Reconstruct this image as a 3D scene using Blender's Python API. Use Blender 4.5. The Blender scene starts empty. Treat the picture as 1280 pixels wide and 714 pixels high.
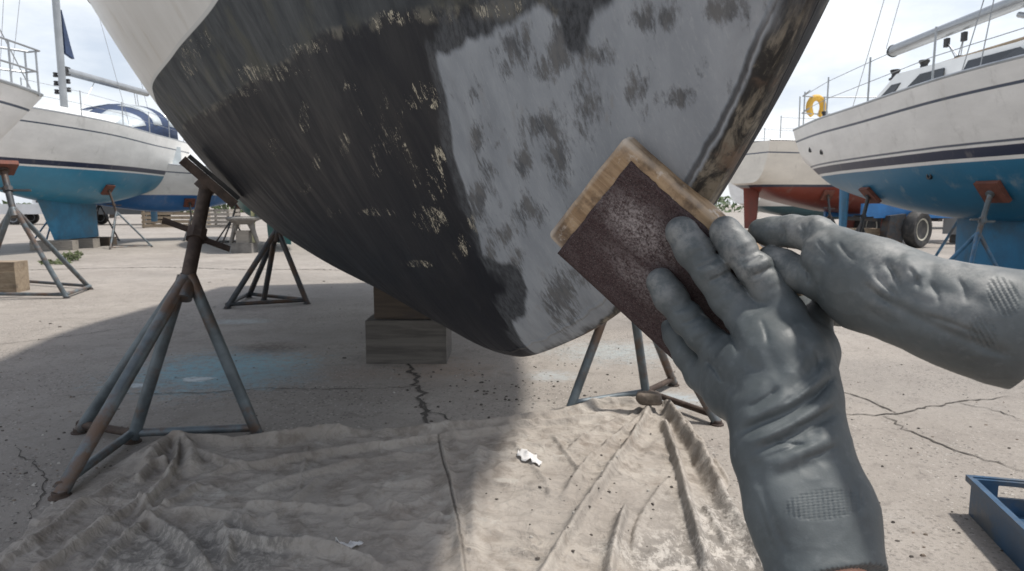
import bpy, bmesh, math, random
import numpy as np
from mathutils import Vector, Matrix

# ------------------------------------------------------------------ camera, world, sun, exposure
sc = bpy.context.scene
col = sc.collection
EYE = 1.10
PITCH = math.radians(7.0)
FPX = 834.0                                   # focal length in pixels of a 1280 px wide frame
cam_d = bpy.data.cameras.new('camera')
cam_d.sensor_width = 36.0
cam_d.lens = 36.0 * FPX / 1280.0
cam_d.clip_start = 0.02
cam_d.clip_end = 2000
cam_d.dof.use_dof = True
cam_d.dof.focus_distance = 0.90
cam_d.dof.aperture_fstop = 14.0
cam = bpy.data.objects.new('camera', cam_d)
cam.location = (0, 0, EYE)
cam.rotation_euler = (math.radians(90) - PITCH, 0, 0)
col.objects.link(cam)
sc.camera = cam

SUN_DIR = Vector((0.435, 0.08, 1.0)).normalized()          # towards the sun
sun_d = bpy.data.lights.new('sun', 'SUN')
sun_d.energy = 3.85
sun_d.angle = math.radians(3.2)
sun_d.color = (1.0, 0.95, 0.88)
sun = bpy.data.objects.new('sun', sun_d)
sun.rotation_euler = SUN_DIR.to_track_quat('Z', 'Y').to_euler()
sun.location = (6, 4, 12)
col.objects.link(sun)

wd = bpy.data.worlds.new('World')
sc.world = wd
wd.use_nodes = True
wn = wd.node_tree
wn.nodes.clear()
def _wn(t, **k):
    n = wn.nodes.new(t)
    for a_, b_ in k.items(): setattr(n, a_, b_)
    return n
_out = _wn('ShaderNodeOutputWorld'); _bg = _wn('ShaderNodeBackground')
_sky = _wn('ShaderNodeTexSky', sky_type='NISHITA', sun_disc=False)
_sky.sun_elevation = math.asin(SUN_DIR.z)
_sky.sun_rotation = math.atan2(SUN_DIR.x, SUN_DIR.y)
_sky.air_density = 1.0; _sky.dust_density = 2.0
_tc = _wn('ShaderNodeTexCoord')
_mp = _wn('ShaderNodeMapping'); _mp.inputs['Scale'].default_value = (1.0, 1.0, 2.6)
_no = _wn('ShaderNodeTexNoise'); _no.inputs['Scale'].default_value = 2.6; _no.inputs['Detail'].default_value = 8; _no.inputs['Roughness'].default_value = .55
_cr = _wn('ShaderNodeValToRGB'); _cr.color_ramp.elements[0].position = .26; _cr.color_ramp.elements[1].position = .62
_cr.color_ramp.elements[0].color = (.62, .62, .62, 1); _cr.color_ramp.elements[1].color = (1, 1, 1, 1)
_n2 = _wn('ShaderNodeTexNoise'); _n2.inputs['Scale'].default_value = 3.4; _n2.inputs['Detail'].default_value = 9; _n2.inputs['Roughness'].default_value = .6
_c2 = _wn('ShaderNodeValToRGB'); _c2.color_ramp.elements[0].position = .36; _c2.color_ramp.elements[1].position = .62
_c2.color_ramp.elements[0].color = (4.9, 5.3, 5.9, 1); _c2.color_ramp.elements[1].color = (7.5, 7.65, 7.8, 1)
_mx = _wn('ShaderNodeMix', data_type='RGBA')
L_ = wn.links.new
L_(_tc.outputs['Generated'], _mp.inputs['Vector']); L_(_mp.outputs[0], _no.inputs['Vector']); L_(_mp.outputs[0], _n2.inputs['Vector'])
L_(_no.outputs['Fac'], _cr.inputs[0]); L_(_n2.outputs['Fac'], _c2.inputs[0])
_sp = _wn('ShaderNodeSeparateXYZ'); _mr = _wn('ShaderNodeMapRange'); _mm = _wn('ShaderNodeMath', operation='MULTIPLY')
_mr.inputs[1].default_value = .42; _mr.inputs[2].default_value = .80; _mr.inputs[3].default_value = 1.0; _mr.inputs[4].default_value = .30
L_(_tc.outputs['Generated'], _sp.inputs[0]); L_(_sp.outputs[2], _mr.inputs[0]); L_(_cr.outputs[0], _mm.inputs[0]); L_(_mr.outputs[0], _mm.inputs[1])   # the clouds break up overhead
L_(_mm.outputs[0], _mx.inputs[0]); L_(_sky.outputs[0], _mx.inputs[6]); L_(_c2.outputs[0], _mx.inputs[7])
L_(_mx.outputs[2], _bg.inputs[0]); L_(_bg.outputs[0], _out.inputs[0])
_bg.inputs[1].default_value = 0.138

sc.view_settings.view_transform = 'Standard'
sc.view_settings.look = 'None'
sc.view_settings.gamma = 1.0
sc.view_settings.exposure = 0.22
sc.view_settings.use_curve_mapping = False
sc.render.engine = 'CYCLES'
sc.cycles.use_denoising = True
sc.cycles.max_bounces = 6

# ------------------------------------------------------------------ helpers
rnd = random.Random(11)
def at(px, py, t):
    """the point at depth t along the camera ray through an image pixel"""
    x = (px - 640) / FPX; u = (357 - py) / FPX
    return Vector((x * t, t * (math.cos(PITCH) + u * math.sin(PITCH)), EYE + t * (-math.sin(PITCH) + u * math.cos(PITCH))))
def gnd(px, py, z=0.0):
    u = (357 - py) / FPX
    return at(px, py, (z - EYE) / (-math.sin(PITCH) + u * math.cos(PITCH)))

def pchip(xs, ys):
    xs = np.array(xs, float); ys = np.array(ys, float); h = np.diff(xs); d = np.diff(ys) / h
    m = np.zeros(len(xs)); m[0] = d[0]; m[-1] = d[-1]
    for i in range(1, len(xs) - 1):
        if d[i-1] * d[i] > 0:
            w1 = 2*h[i] + h[i-1]; w2 = h[i] + 2*h[i-1]; m[i] = (w1 + w2) / (w1/d[i-1] + w2/d[i])
    def f(x):
        x = np.clip(np.asarray(x, float), xs[0], xs[-1]); i = np.clip(np.searchsorted(xs, x) - 1, 0, len(xs) - 2)
        t = (x - xs[i]) / h[i]
        return ys[i]*(1+2*t)*(1-t)**2 + m[i]*h[i]*t*(1-t)**2 + ys[i+1]*t*t*(3-2*t) + m[i+1]*h[i]*t*t*(t-1)
    return f

def tag(o, label=None, cat=None, group=None, kind=None):
    if label: o['label'] = label
    if cat: o['category'] = cat
    if group: o['group'] = group
    if kind: o['kind'] = kind
    return o
def empty(name, loc=(0, 0, 0), rz=0.0):
    o = bpy.data.objects.new(name, None); o.location = loc; o.rotation_euler = (0, 0, rz)
    o.empty_display_size = .1
    col.objects.link(o); return o
def chain(o):
    m = Matrix.Identity(4)
    while o is not None:
        m = o.matrix_basis @ m; o = o.parent
    return m
def link_mesh(name, me, mats, parent=None, world=True, smooth=40):
    """a mesh object; geometry given in world space is moved into the parent's frame"""
    if parent is not None and world:
        me.transform(chain(parent).inverted())
    o = bpy.data.objects.new(name, me)
    for m in (mats if isinstance(mats, (list, tuple)) else [mats]): me.materials.append(m)
    if smooth:
        me.polygons.foreach_set('use_smooth', [True] * len(me.polygons))
        if smooth < 180: me.set_sharp_from_angle(angle=math.radians(smooth))
    col.objects.link(o)
    if parent is not None: o.parent = parent
    return o

class MB:
    def __init__(self): self.bm = bmesh.new(); self.mi = 0
    def face(self, vs):
        try:
            f = self.bm.faces.new(vs); f.material_index = self.mi; return f
        except ValueError: return None
    def poly(self, pts):
        return self.face([self.bm.verts.new(p) for p in pts])
    def hexa(self, P):
        """8 corners: bottom ring 0-3, top ring 4-7"""
        v = [self.bm.verts.new(p) for p in P]
        for q in ((3,2,1,0),(4,5,6,7),(0,1,5,4),(1,2,6,5),(2,3,7,6),(3,0,4,7)): self.face([v[i] for i in q])
        return self
    def box(self, c, size, M=None):
        c = Vector(c); sx, sy, sz = [k/2 for k in size]
        P = [Vector(p) for p in ((-sx,-sy,-sz),(sx,-sy,-sz),(sx,sy,-sz),(-sx,sy,-sz),(-sx,-sy,sz),(sx,-sy,sz),(sx,sy,sz),(-sx,sy,sz))]
        if M is not None: P = [M @ p for p in P]
        return self.hexa([c + p for p in P])
    def tube(self, pts, r, n=12, cap=True):
        pts = [Vector(p) for p in pts]
        rs = r if isinstance(r, (list, tuple)) else [r] * len(pts)
        rings = []; prev = None
        for i, p in enumerate(pts):
            d = (pts[min(i+1, len(pts)-1)] - pts[max(i-1, 0)]).normalized()
            if prev is None:
                a = d.orthogonal().normalized()
            else:
                a = (prev - d * prev.dot(d))
                a = a.normalized() if a.length > 1e-6 else d.orthogonal().normalized()
            prev = a; b = d.cross(a)
            rings.append([self.bm.verts.new(p + (a*math.cos(2*math.pi*k/n) + b*math.sin(2*math.pi*k/n)) * rs[i]) for k in range(n)])
        for A, B in zip(rings, rings[1:]):
            for k in range(n): self.face((A[k], A[(k+1)%n], B[(k+1)%n], B[k]))
        if cap:
            self.face(list(reversed(rings[0]))); self.face(rings[-1])
        return self
    def prism(self, pts, off):
        """closed outline pts extruded by the vector off"""
        off = Vector(off); a = [self.bm.verts.new(Vector(p)) for p in pts]; b = [self.bm.verts.new(Vector(p) + off) for p in pts]
        n = len(a)
        self.face(list(reversed(a))); self.face(b)
        for k in range(n): self.face((a[k], a[(k+1)%n], b[(k+1)%n], b[k]))
        return self
    def grid(self, P):
        """P[i][j] rows of points"""
        v = [[self.bm.verts.new(p) for p in row] for row in P]
        for i in range(len(v)-1):
            for j in range(len(v[0])-1): self.face((v[i][j], v[i+1][j], v[i+1][j+1], v[i][j+1]))
        return v
    def lathe(self, prof, c=(0,0,0), M=None, n=24):
        c = Vector(c); rings = []
        for (r, z) in prof:
            ring = []
            for k in range(n):
                p = Vector((r*math.cos(2*math.pi*k/n), r*math.sin(2*math.pi*k/n), z))
                ring.append(self.bm.verts.new(c + (M @ p if M is not None else p)))
            rings.append(ring)
        for A, B in zip(rings, rings[1:]):
            for k in range(n): self.face((A[k], A[(k+1)%n], B[(k+1)%n], B[k]))
        self.face(list(reversed(rings[0]))); self.face(rings[-1])
        return self
    def build(self, name, mats, parent=None, world=True, smooth=40, bevel=0, segs=2):
        bm = self.bm
        if bevel:
            bmesh.ops.bevel(bm, geom=[e for e in bm.edges if len(e.link_faces) == 2 and e.calc_face_angle(0) > .5], offset=bevel, segments=segs, affect='EDGES', clamp_overlap=True)
        bmesh.ops.recalc_face_normals(bm, faces=bm.faces[:])
        me = bpy.data.meshes.new(name); bm.to_mesh(me); bm.free()
        return link_mesh(name, me, mats, parent, world, smooth)

# ------------------------------------------------------------------ materials
class NT:
    """small wrapper to write node graphs as expressions"""
    def __init__(self, name):
        self.m = bpy.data.materials.new(name); self.m.use_nodes = True
        self.t = self.m.node_tree; self.b = self.t.nodes['Principled BSDF']
    def put(self, sock, v):
        if hasattr(v, 'is_output'): self.t.links.new(v, sock)
        elif isinstance(v, (tuple, list)):
            sock.default_value = tuple(v) + ((1,) if len(v) == 3 and sock.type == 'RGBA' else ())
        elif sock.type == 'RGBA': sock.default_value = (v, v, v, 1)
        else: sock.default_value = v
    def obj(self): return self.t.nodes.new('ShaderNodeTexCoord').outputs['Object']
    def attr(self, n, out='Fac'):
        a = self.t.nodes.new('ShaderNodeAttribute'); a.attribute_name = n; return a.outputs[out]
    def mapv(self, v, scale=(1,1,1), rot=(0,0,0), loc=(0,0,0)):
        n = self.t.nodes.new('ShaderNodeMapping'); self.put(n.inputs['Vector'], v)
        n.inputs['Scale'].default_value = scale; n.inputs['Rotation'].default_value = rot; n.inputs['Location'].default_value = loc
        return n.outputs[0]
    def noise(self, v, scale, detail=4, rough=.55, dist=0, col_=False):
        n = self.t.nodes.new('ShaderNodeTexNoise'); self.put(n.inputs['Vector'], v)
        n.inputs['Scale'].default_value = scale; n.inputs['Detail'].default_value = detail
        n.inputs['Roughness'].default_value = rough; n.inputs['Distortion'].default_value = dist
        return n.outputs['Color' if col_ else 'Fac']
    def voro(self, v, scale, feature='F1', rand=1.0, out='Distance'):
        n = self.t.nodes.new('ShaderNodeTexVoronoi'); n.feature = feature; self.put(n.inputs['Vector'], v)
        n.inputs['Scale'].default_value = scale; n.inputs['Randomness'].default_value = rand
        return n.outputs[out]
    def wave(self, v, scale, dist=0, detail=2):
        n = self.t.nodes.new('ShaderNodeTexWave'); self.put(n.inputs['Vector'], v)
        n.inputs['Scale'].default_value = scale; n.inputs['Distortion'].default_value = dist; n.inputs['Detail'].default_value = detail
        return n.outputs['Fac']
    def ma(self, op, a, b=0.0, c=0.0, clamp=False):
        n = self.t.nodes.new('ShaderNodeMath'); n.operation = op; n.use_clamp = clamp
        self.put(n.inputs[0], a); self.put(n.inputs[1], b)
        if op in ('MULTIPLY_ADD', 'WRAP', 'COMPARE'): self.put(n.inputs[2], c)
        return n.outputs[0]
    def step(self, v, lo, hi, to0=0.0, to1=1.0):
        n = self.t.nodes.new('ShaderNodeMapRange'); n.interpolation_type = 'SMOOTHSTEP'
        self.put(n.inputs[0], v)
        for i, q in enumerate((lo, hi, to0, to1)): self.put(n.inputs[i+1], q)
        return n.outputs[0]
    def mix(self, f, a, b, mode='MIX'):
        n = self.t.nodes.new('ShaderNodeMix'); n.data_type = 'RGBA'; n.blend_type = mode
        self.put(n.inputs[0], f); self.put(n.inputs[6], a); self.put(n.inputs[7], b)
        return n.outputs[2]
    def vadd(self, a, b, op='ADD'):
        n = self.t.nodes.new('ShaderNodeVectorMath'); n.operation = op
        self.put(n.inputs[0], a); self.put(n.inputs[1], b); return n.outputs[0]
    def vdist(self, a, p, scale=(1,1,1)):
        v = self.vadd(a, p, 'SUBTRACT'); v = self.vadd(v, scale, 'MULTIPLY')
        n = self.t.nodes.new('ShaderNodeVectorMath'); n.operation = 'LENGTH'; self.put(n.inputs[0], v); return n.outputs['Value']
    def sep(self, v, i):
        n = self.t.nodes.new('ShaderNodeSeparateXYZ'); self.put(n.inputs[0], v); return n.outputs[i]
    def bump(self, h, strength=.5, dist=.01, normal=None):
        n = self.t.nodes.new('ShaderNodeBump'); self.put(n.inputs['Height'], h)
        n.inputs['Strength'].default_value = strength; n.inputs['Distance'].default_value = dist
        if normal is not None: self.put(n.inputs['Normal'], normal)
        return n.outputs[0]
    def done(self, base, rough=.6, metal=0.0, normal=None, spec=.5):
        self.put(self.b.inputs['Base Color'], base); self.put(self.b.inputs['Roughness'], rough)
        self.put(self.b.inputs['Metallic'], metal); self.put(self.b.inputs['Specular IOR Level'], spec)
        if normal is not None: self.put(self.b.inputs['Normal'], normal)
        return self.m

def simple(name, c, rough=.6, metal=0., var=.18, scale=8., bump=.0, dirt=None, spec=.5):
    n = NT(name); o = n.obj()
    k = n.noise(o, scale, 5, .6)
    d = tuple(x*(1-var) for x in c); e = tuple(min(1, x*(1+var)) for x in c)
    base = n.mix(n.step(k, .3, .7), d, e)
    if dirt:
        base = n.mix(n.step(n.noise(o, scale*.37, 7, .7), .46, .62, 0, .85), base, dirt)
    nm = n.bump(n.noise(o, scale*6, 4, .6), bump, .004) if bump else None
    return n.done(base, n.step(k, .2, .8, rough*.85, min(1, rough*1.15)), metal, nm, spec)

M = {}
M['steel'] = simple('worn_grey_steel', (.12,.145,.16), .5, .35, .3, 9, .15, (.13,.075,.045))
M['rust'] = simple('rusty_steel', (.082,.060,.048), .8, .2, .4, 20, .3, (.045,.03,.025))
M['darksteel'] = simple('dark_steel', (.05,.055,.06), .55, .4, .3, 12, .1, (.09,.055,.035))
M['bluesteel'] = simple('blue_painted_steel', (.06,.16,.27), .5, .1, .3, 9, .1, (.13,.12,.11))
M['alu'] = simple('dull_aluminium', (.33,.345,.36), .4, .6, .1, 4)
M['wire'] = simple('rigging_wire', (.28,.29,.30), .45, .6, .1, 4)
M['black'] = simple('black_fitting', (.02,.02,.022), .5)
M['rubber'] = simple('black_rubber', (.022,.022,.023), .75, 0, .25, 14, .2, (.06,.055,.05))
M['gel'] = simple('white_gelcoat', (.78,.76,.73), .35, 0, .06, 1.6, 0, (.60,.57,.50))
M['deckwhite'] = simple('white_deck', (.78,.78,.75), .5, 0, .05, 3)
M['glass'] = simple('dark_window', (.03,.035,.04), .15, 0, .2, 2)
M['yellow'] = simple('yellow_foam', (.62,.36,.05), .6, 0, .12, 9)
M['navy'] = simple('navy_canvas', (.025,.045,.10), .8, 0, .25, 9, .1)
M['clear'] = simple('clouded_vinyl', (.50,.55,.58), .2, 0, .15, 3)
M['bluebottom'] = None
M['redpad'] = simple('red_oxide_pad', (.15,.055,.038), .8, 0, .25, 14, .1)
M['woodgrey'] = None
def wood(name, c1, c2, axis=0, scale=1.0, rough=.8, stain=(.05,.04,.035)):
    n = NT(name); o = n.obj()
    sc_ = [26*scale]*3; sc_[axis] = 2.2*scale
    g = n.noise(n.mapv(o, tuple(sc_)), 1.0, 6, .6, 1.2)
    g2 = n.noise(n.mapv(o, tuple(k*5 for k in sc_)), 1.0, 3, .6)
    base = n.mix(n.step(g, .28, .72), c1, c2)
    base = n.mix(n.step(g2, .55, .8, 0, .5), base, stain)
    base = n.mix(n.step(n.noise(o, 5*scale, 6, .65), .52, .75, 0, .75), base, stain)
    return n.done(base, rough, 0, n.bump(n.ma('ADD', g, n.ma('MULTIPLY', g2, .5)), .5, .004))
M['timber'] = wood('weathered_timber', (.20,.15,.10), (.31,.25,.18))
M['timberdark'] = wood('dark_wet_timber', (.045,.034,.026), (.085,.064,.046))
M['timbergrey'] = wood('grey_timber', (.21,.19,.165), (.30,.275,.24))

def concrete_block():
    n = NT('old_concrete_block'); o = n.obj()
    k = n.noise(o, 6, 7, .65); f = n.noise(o, 60, 4, .6)
    base = n.mix(n.step(k, .3, .7), (.125,.118,.108), (.215,.205,.19))
    base = n.mix(n.step(f, .58, .72, 0, .6), base, (.09,.085,.08))
    return n.done(base, .9, 0, n.bump(n.ma('ADD', k, f), .5, .006))
M['block'] = concrete_block()
M['baulk'] = wood('old_grey_baulk', (.068,.062,.055), (.138,.126,.112), 0, .7, .9, (.045,.04,.036))

# ------------------------------------------------------------------ ground
def ground_material():
    n = NT('old_concrete_yard'); o = n.obj()
    big = n.noise(o, .55, 7, .62); mid = n.noise(o, 3.1, 8, .68, .4); fine = n.noise(o, 42, 6, .7); grit = n.noise(o, 190, 3, .6)
    base = n.mix(n.step(big, .3, .7), (.255,.230,.202), (.338,.308,.275))
    base = n.mix(n.step(mid, .45, .70, 0, .65), base, (.205,.182,.160))
    base = n.mix(n.step(n.noise(o, 1.3, 9, .7, .6), .56, .68, 0, .5), base, (.325,.302,.278))
    # exposed aggregate where the skin of the slab has worn off
    worn = n.step(n.noise(n.vadd(o, (7.3,2.1,0)), .9, 8, .66), .44, .60)
    v = n.voro(o, 58, 'F1'); vc = n.voro(o, 58, 'F1', 1.0, 'Color')
    spec = n.ma('MULTIPLY', n.step(v, .30, .42, 1, 0), n.step(n.sep(vc, 0), .45, .6))
    base = n.mix(n.ma('MULTIPLY', worn, .35), base, (.25,.225,.20))
    agg = n.mix(n.step(n.sep(vc, 1), .35, .7), (.085,.075,.068), (.42,.395,.36))
    base = n.mix(n.ma('MULTIPLY', spec, n.ma('MULTIPLY_ADD', worn, .6, .32)), base, agg)
    base = n.mix(n.ma('MULTIPLY', n.step(fine, .52, .66, 0, .75), n.step(n.noise(n.vadd(o, (6,2,0)), 1.6, 7, .68), .38, .62, .15, 1)), base, (.125,.112,.100))
    base = n.mix(n.step(grit, .56, .68, 0, .5), base, (.36,.335,.31))
    base = n.mix(n.step(n.noise(n.vadd(o, (2,9,0)), 8.5, 9, .74, .5), .53, .66, 0, .55), base, (.175,.155,.137))
    base = n.mix(n.step(n.noise(n.vadd(o, (12,4,0)), .33, 6, .6), .5, .66, 0, .5), base, (.205,.19,.172))
    # pits
    pit = n.step(n.voro(n.vadd(o, n.noise(o, 9, 3, .5, 0, True)), 14, 'F1'), .05, .10, 1, 0)
    base = n.mix(n.ma('MULTIPLY', pit, .6), base, (.11,.10,.09))
    # old paint spills and a rust stain on the slab
    wob = n.ma('ADD', n.ma('MULTIPLY', n.ma('SUBTRACT', n.noise(o, 6, 8, .72), .5), 1.5), n.ma('MULTIPLY', n.ma('SUBTRACT', n.noise(o, 24, 6, .7), .5), 1.3))
    brk = n.step(n.noise(n.vadd(o, (5,5,0)), 17, 8, .75), .36, .58, .25, 1.0)
    def spill(base, px, py, sx, sy, c, soft=.5, amt=.8, rot=0):
        p = gnd(px, py)
        d = n.ma('ADD', n.vdist(o, (p.x, p.y, 0), (1/sx, 1/sy, 1)), wob)
        return n.mix(n.ma('MULTIPLY', n.step(d, 1-soft, 1+soft*.4, amt, 0), brk), base, c)
    base = spill(base, 275, 462, .62, .60, (.22,.40,.47), .8, .95)
    base = spill(base, 330, 470, .50, .30, (.22,.31,.34), .9, .5)
    base = spill(base, 247, 474, .10, .06, (.62,.66,.66), .25, .9)
    base = spill(base, 170, 482, .10, .05, (.55,.60,.62), .25, .85)
    base = spill(base, 300, 402, .32, .16, (.42,.47,.48), .7, .6)
    base = spill(base, 338, 435, .26, .22, (.085,.055,.04), .9, .8)
    base = spill(base, 425, 468, .35, .25, (.30,.20,.15), .95, .35)
    base = spill(base, 560, 462, .40, .35, (.33,.21,.13), 1.0, .35)
    base = spill(base, 770, 440, .50, .40, (.36,.45,.48), .9, .45)
    base = spill(base, 845, 500, .20, .16, (.40,.50,.56), .8, .5)
    base = spill(base, 690, 470, .18, .14, (.40,.48,.52), .8, .4)
    h = n.ma('ADD', n.ma('MULTIPLY', mid, .5), n.ma('ADD', n.ma('MULTIPLY', fine, .35), n.ma('MULTIPLY', grit, .25)))
    h = n.ma('SUBTRACT', h, n.ma('MULTIPLY', pit, .5))
    h = n.ma('ADD', h, n.ma('MULTIPLY', n.ma('MULTIPLY', spec, worn), .3))
    return n.done(base, .88, 0, n.bump(h, .95, .016))
mb = MB(); mb.poly([(-600,-600,0),(600,-600,0),(600,600,0),(-600,600,0)])
tag(mb.build('ground', ground_material(), smooth=0), kind='structure')

# cracks in the slab: jagged open gaps filled with dirt, and a few slab joints
mcrack = simple('crack_dirt', (.062,.054,.046), .95, 0, .4, 40, .3)
def crack(px, w, jag=.02, z=.004):
    P = [gnd(*p) for p in px]; Q = []
    r = random.Random(int(px[0][0]*7 + px[0][1]))
    for a, b in zip(P, P[1:]):
        L = (b - a).length; k = max(2, int(L / .035)); d = (b - a).normalized(); nrm = Vector((-d.y, d.x, 0))
        for i in range(k):
            p = a.lerp(b, i/k) + (nrm * r.gauss(0, jag) if i else Vector())
            Q.append((p, nrm))
    Q.append((P[-1], nrm))
    mb = MB(); rows = []
    for i, (p, nr) in enumerate(Q):
        ww = w * (.35 + .9*r.random()) * min(1, .25 + (len(Q)-1-i)/max(4, len(Q)*.3)) * min(1, .3 + i*.3)
        s = r.uniform(.2, .8)
        rows.append([(p.x - nr.x*ww*s, p.y - nr.y*ww*s, z), (p.x + nr.x*ww*(1-s), p.y + nr.y*ww*(1-s), z)])
    mb.grid(rows)
    tag(mb.build('ground_crack', mcrack, smooth=0), kind='structure')
crack([(514,454),(519,475),(525,490),(529,505),(534,520),(540,548)], .032, .018)
crack([(533,514),(548,517),(560,526),(600,532)], .012, .010)
crack([(519,483),(470,486),(400,487),(330,486),(250,492),(150,493),(60,496)], .010, .008)
crack([(1045,486),(1075,497),(1110,512),(1122,517)], .014, .010)
crack([(1050,520),(1100,519),(1128,517),(1165,508),(1195,503),(1262,496)], .012, .012)
crack([(1104,521),(1140,540),(1185,560),(1230,576),(1285,592)], .013, .012)
crack([(1195,503),(1250,515),(1290,530)], .008, .01)
crack([(1020,560),(1010,600),(1030,650),(1020,700)], .006, .01)
crack([(20,338),(110,336),(200,334),(300,337),(400,337),(475,340)], .05, .02)
crack([(0,431),(60,424),(120,416),(190,405)], .010, .012)
crack([(20,560),(60,600),(40,650)], .006, .01)

# ------------------------------------------------------------------ the sailboat being refitted
PROF = [(-0.8,1.35),(-0.578,1.0),(-0.333,0.55),(-0.11,0.158),(-0.067,0.104),(-0.026,0.055),(0.024,0.006),(0.103,-0.06),(0.242,-0.14),(0.442,-0.219),(0.822,-0.331),(1.332,-0.401),(1.999,-0.444),(2.8,-0.457),(3.7,-0.46),(5.0,-0.47),(6.4,-0.3),(7.6,0.05),(8.6,0.42),(8.9,1.15)]
zk = pchip(*zip(*PROF))
zs = pchip([-.8,2,5,8.9],[1.35,1.25,1.15,1.15])
Ws = pchip([-.8,-.4,0,.6,1.4,2.2,3.1,4.2,5.5,7,8.9],[0.02,0.253,0.47,0.691,0.967,1.32,1.64,1.80,1.80,1.50,1.05])
pp = pchip([-.8,0,.8,1.4,2.2,3.1,4.5,6,8.9],[0.75,0.746,0.729,0.691,0.603,0.505,0.43,0.4,0.38])
def half_width(s, z):
    h = np.clip((z - zk(s)) / (zs(s) - zk(s)), 0, 1); return Ws(s) * h**pp(s)
HULL_ANG = math.radians(103.28256)
HULL_O = Vector((.1970024, .62552563, 0))
_a = Vector((math.cos(HULL_ANG), math.sin(HULL_ANG), 0)); _l = Vector((-_a.y, _a.x, 0))
def hull_pt(s, w, z): return HULL_O + _a*s + _l*w + Vector((0, 0, EYE + z))
PRIM=[(0.36, 0.197), (0.287, 0.19), (0.262, 0.198), (0.215, 0.19), (0.158, 0.195), (0.112, 0.197), (0.085, 0.182), (0.094, 0.153), (0.076, 0.147), (0.043, 0.173), (0.027, 0.18), (-0.009, 0.185), (-0.056, 0.173), (-0.101, 0.165), (-0.084, 0.133), (-0.053, 0.095), (-0.019, 0.053), (0.028, 0.007), (0.086, -0.046), (0.174, -0.104), (0.262, -0.149), (0.423, -0.213), (0.647, -0.287), (0.641, -0.267), (0.603, -0.216), (0.515, -0.185), (0.434, -0.132), (0.422, -0.097), (0.535, -0.09), (0.495, -0.04), (0.457, 0.03), (0.449, 0.065), (0.388, 0.138)]  # primer outline, dabs and chips: image pixels ray-cast from the camera onto the hull
DABS=[[0.091, 0.1, -36.5, -22.5, 2.2, -25.5], [0.034, 0.106, -67.0, -37.0, 9.9, -66.6], [0.0, 0.094, -52.1, -28.8, 9.2, -115.0], [0.178, 0.085, -27.0, -21.8, 6.6, -53.4], [0.187, 0.05, -34.3, -29.0, 2.4, -34.8], [0.353, 0.046, -30.3, -34.8, 1.4, -60.8], [0.428, 0.006, -20.0, -23.4, 0.6, -32.5], [0.299, -0.011, -25.9, -26.5, -1.7, -52.9], [0.348, -0.134, -25.1, -31.4, -2.9, -22.6], [0.307, 0.137, -45.0, -38.6, 11.3, -83.6], [0.204, 0.154, -58.2, -50.5, 8.8, -63.1], [0.144, 0.14, -59.0, -33.3, 12.6, -66.6], [0.399, -0.043, -22.7, -26.2, -2.9, -78.6], [-0.013, 0.158, -40.0, -17.0, 17.5, -85.2], [-0.061, 0.154, -72.7, -36.3, 23.8, -96.9], [0.5, -0.082, -36.9, -49.9, -4.1, -47.6], [0.253, 0.049, -50.9, -46.8, 4.2, -56.2], [0.177, 0.17, -22.3, -20.3, 10.5, -56.3], [0.062, 0.141, -42.2, -22.8, 15.5, -79.8], [0.302, 0.072, -77.6, -76.4, 6.4, -122.2], [0.102, 0.156, -53.0, -35.9, 7.8, -43.8], [-0.027, 0.111, -212.5, -90.6, 3.0, -54.3], [0.331, 0.09, -44.7, -49.1, 5.1, -45.6], [0.354, -0.163, -57.8, -78.3, -7.8, -54.8], [0.454, -0.107, -32.0, -41.0, -4.1, -47.1], [0.385, -0.071, -40.9, -43.5, -5.4, -92.4]]
CHIPS=[[0.434, 0.262, -6.9, -6.6, 30.6, -127.1], [0.515, 0.273, -20.9, -26.3, 25.2, -105.2], [0.181, 0.209, -24.7, -19.4, 36.3, -142.2], [0.149, 0.208, -44.3, -26.1, 38.6, -169.9], [0.955, 0.323, -5.3, -9.7, 19.5, -97.2], [1.41, 0.351, -2.2, -6.8, 9.3, -55.2], [1.751, 0.351, -4.7, -12.3, 8.8, -66.0], [2.041, 0.507, -5.5, -25.4, 3.1, -15.7], [1.78, 0.513, -11.5, -30.9, 8.4, -38.6], [0.684, 0.251, -12.7, -32.4, 23.2, -126.1], [0.835, 0.301, -13.3, -31.8, 16.5, -80.6], [0.696, 0.13, -14.7, -27.8, 2.0, -18.7], [0.834, 0.088, -16.6, -34.7, 1.7, -29.6], [0.633, 0.055, -32.9, -50.9, 1.1, -35.8], [0.704, -0.03, -11.1, -18.1, -0.6, -43.4], [0.57, 0.033, -22.3, -29.3, 1.2, -35.7], [0.463, 0.16, -18.6, -20.6, 10.6, -68.7], [0.465, 0.148, -12.2, -19.6, 14.4, -108.1], [1.271, 0.214, -16.2, -46.8, 3.1, -30.4], [0.753, 0.185, -31.2, -65.7, 5.5, -50.8], [0.759, 0.216, -17.2, -26.0, 17.0, -115.0], [0.626, 0.122, -40.2, -65.2, 1.6, -31.5], [0.664, 0.078, -30.6, -47.2, 1.5, -35.0], [1.616, -0.025, -12.2, -34.4, -0.6, -60.9], [1.751, 0.051, -10.3, -32.2, 1.9, -59.5], [1.007, -0.14, -8.2, -19.0, -10.0, -123.8], [0.472, -0.032, -22.9, -30.9, -2.4, -66.3], [1.755, 0.18, -10.6, -28.5, 3.5, -33.5], [1.018, 0.133, -19.7, -49.4, 2.3, -41.0], [0.518, 0.069, -38.5, -54.2, 2.5, -57.9], [1.081, -0.02, -5.6, -15.5, -1.5, -109.7], [0.616, -0.079, -29.8, -45.8, -4.2, -52.1], [1.421, 0.111, -19.8, -58.1, 2.2, -43.6]]
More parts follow.
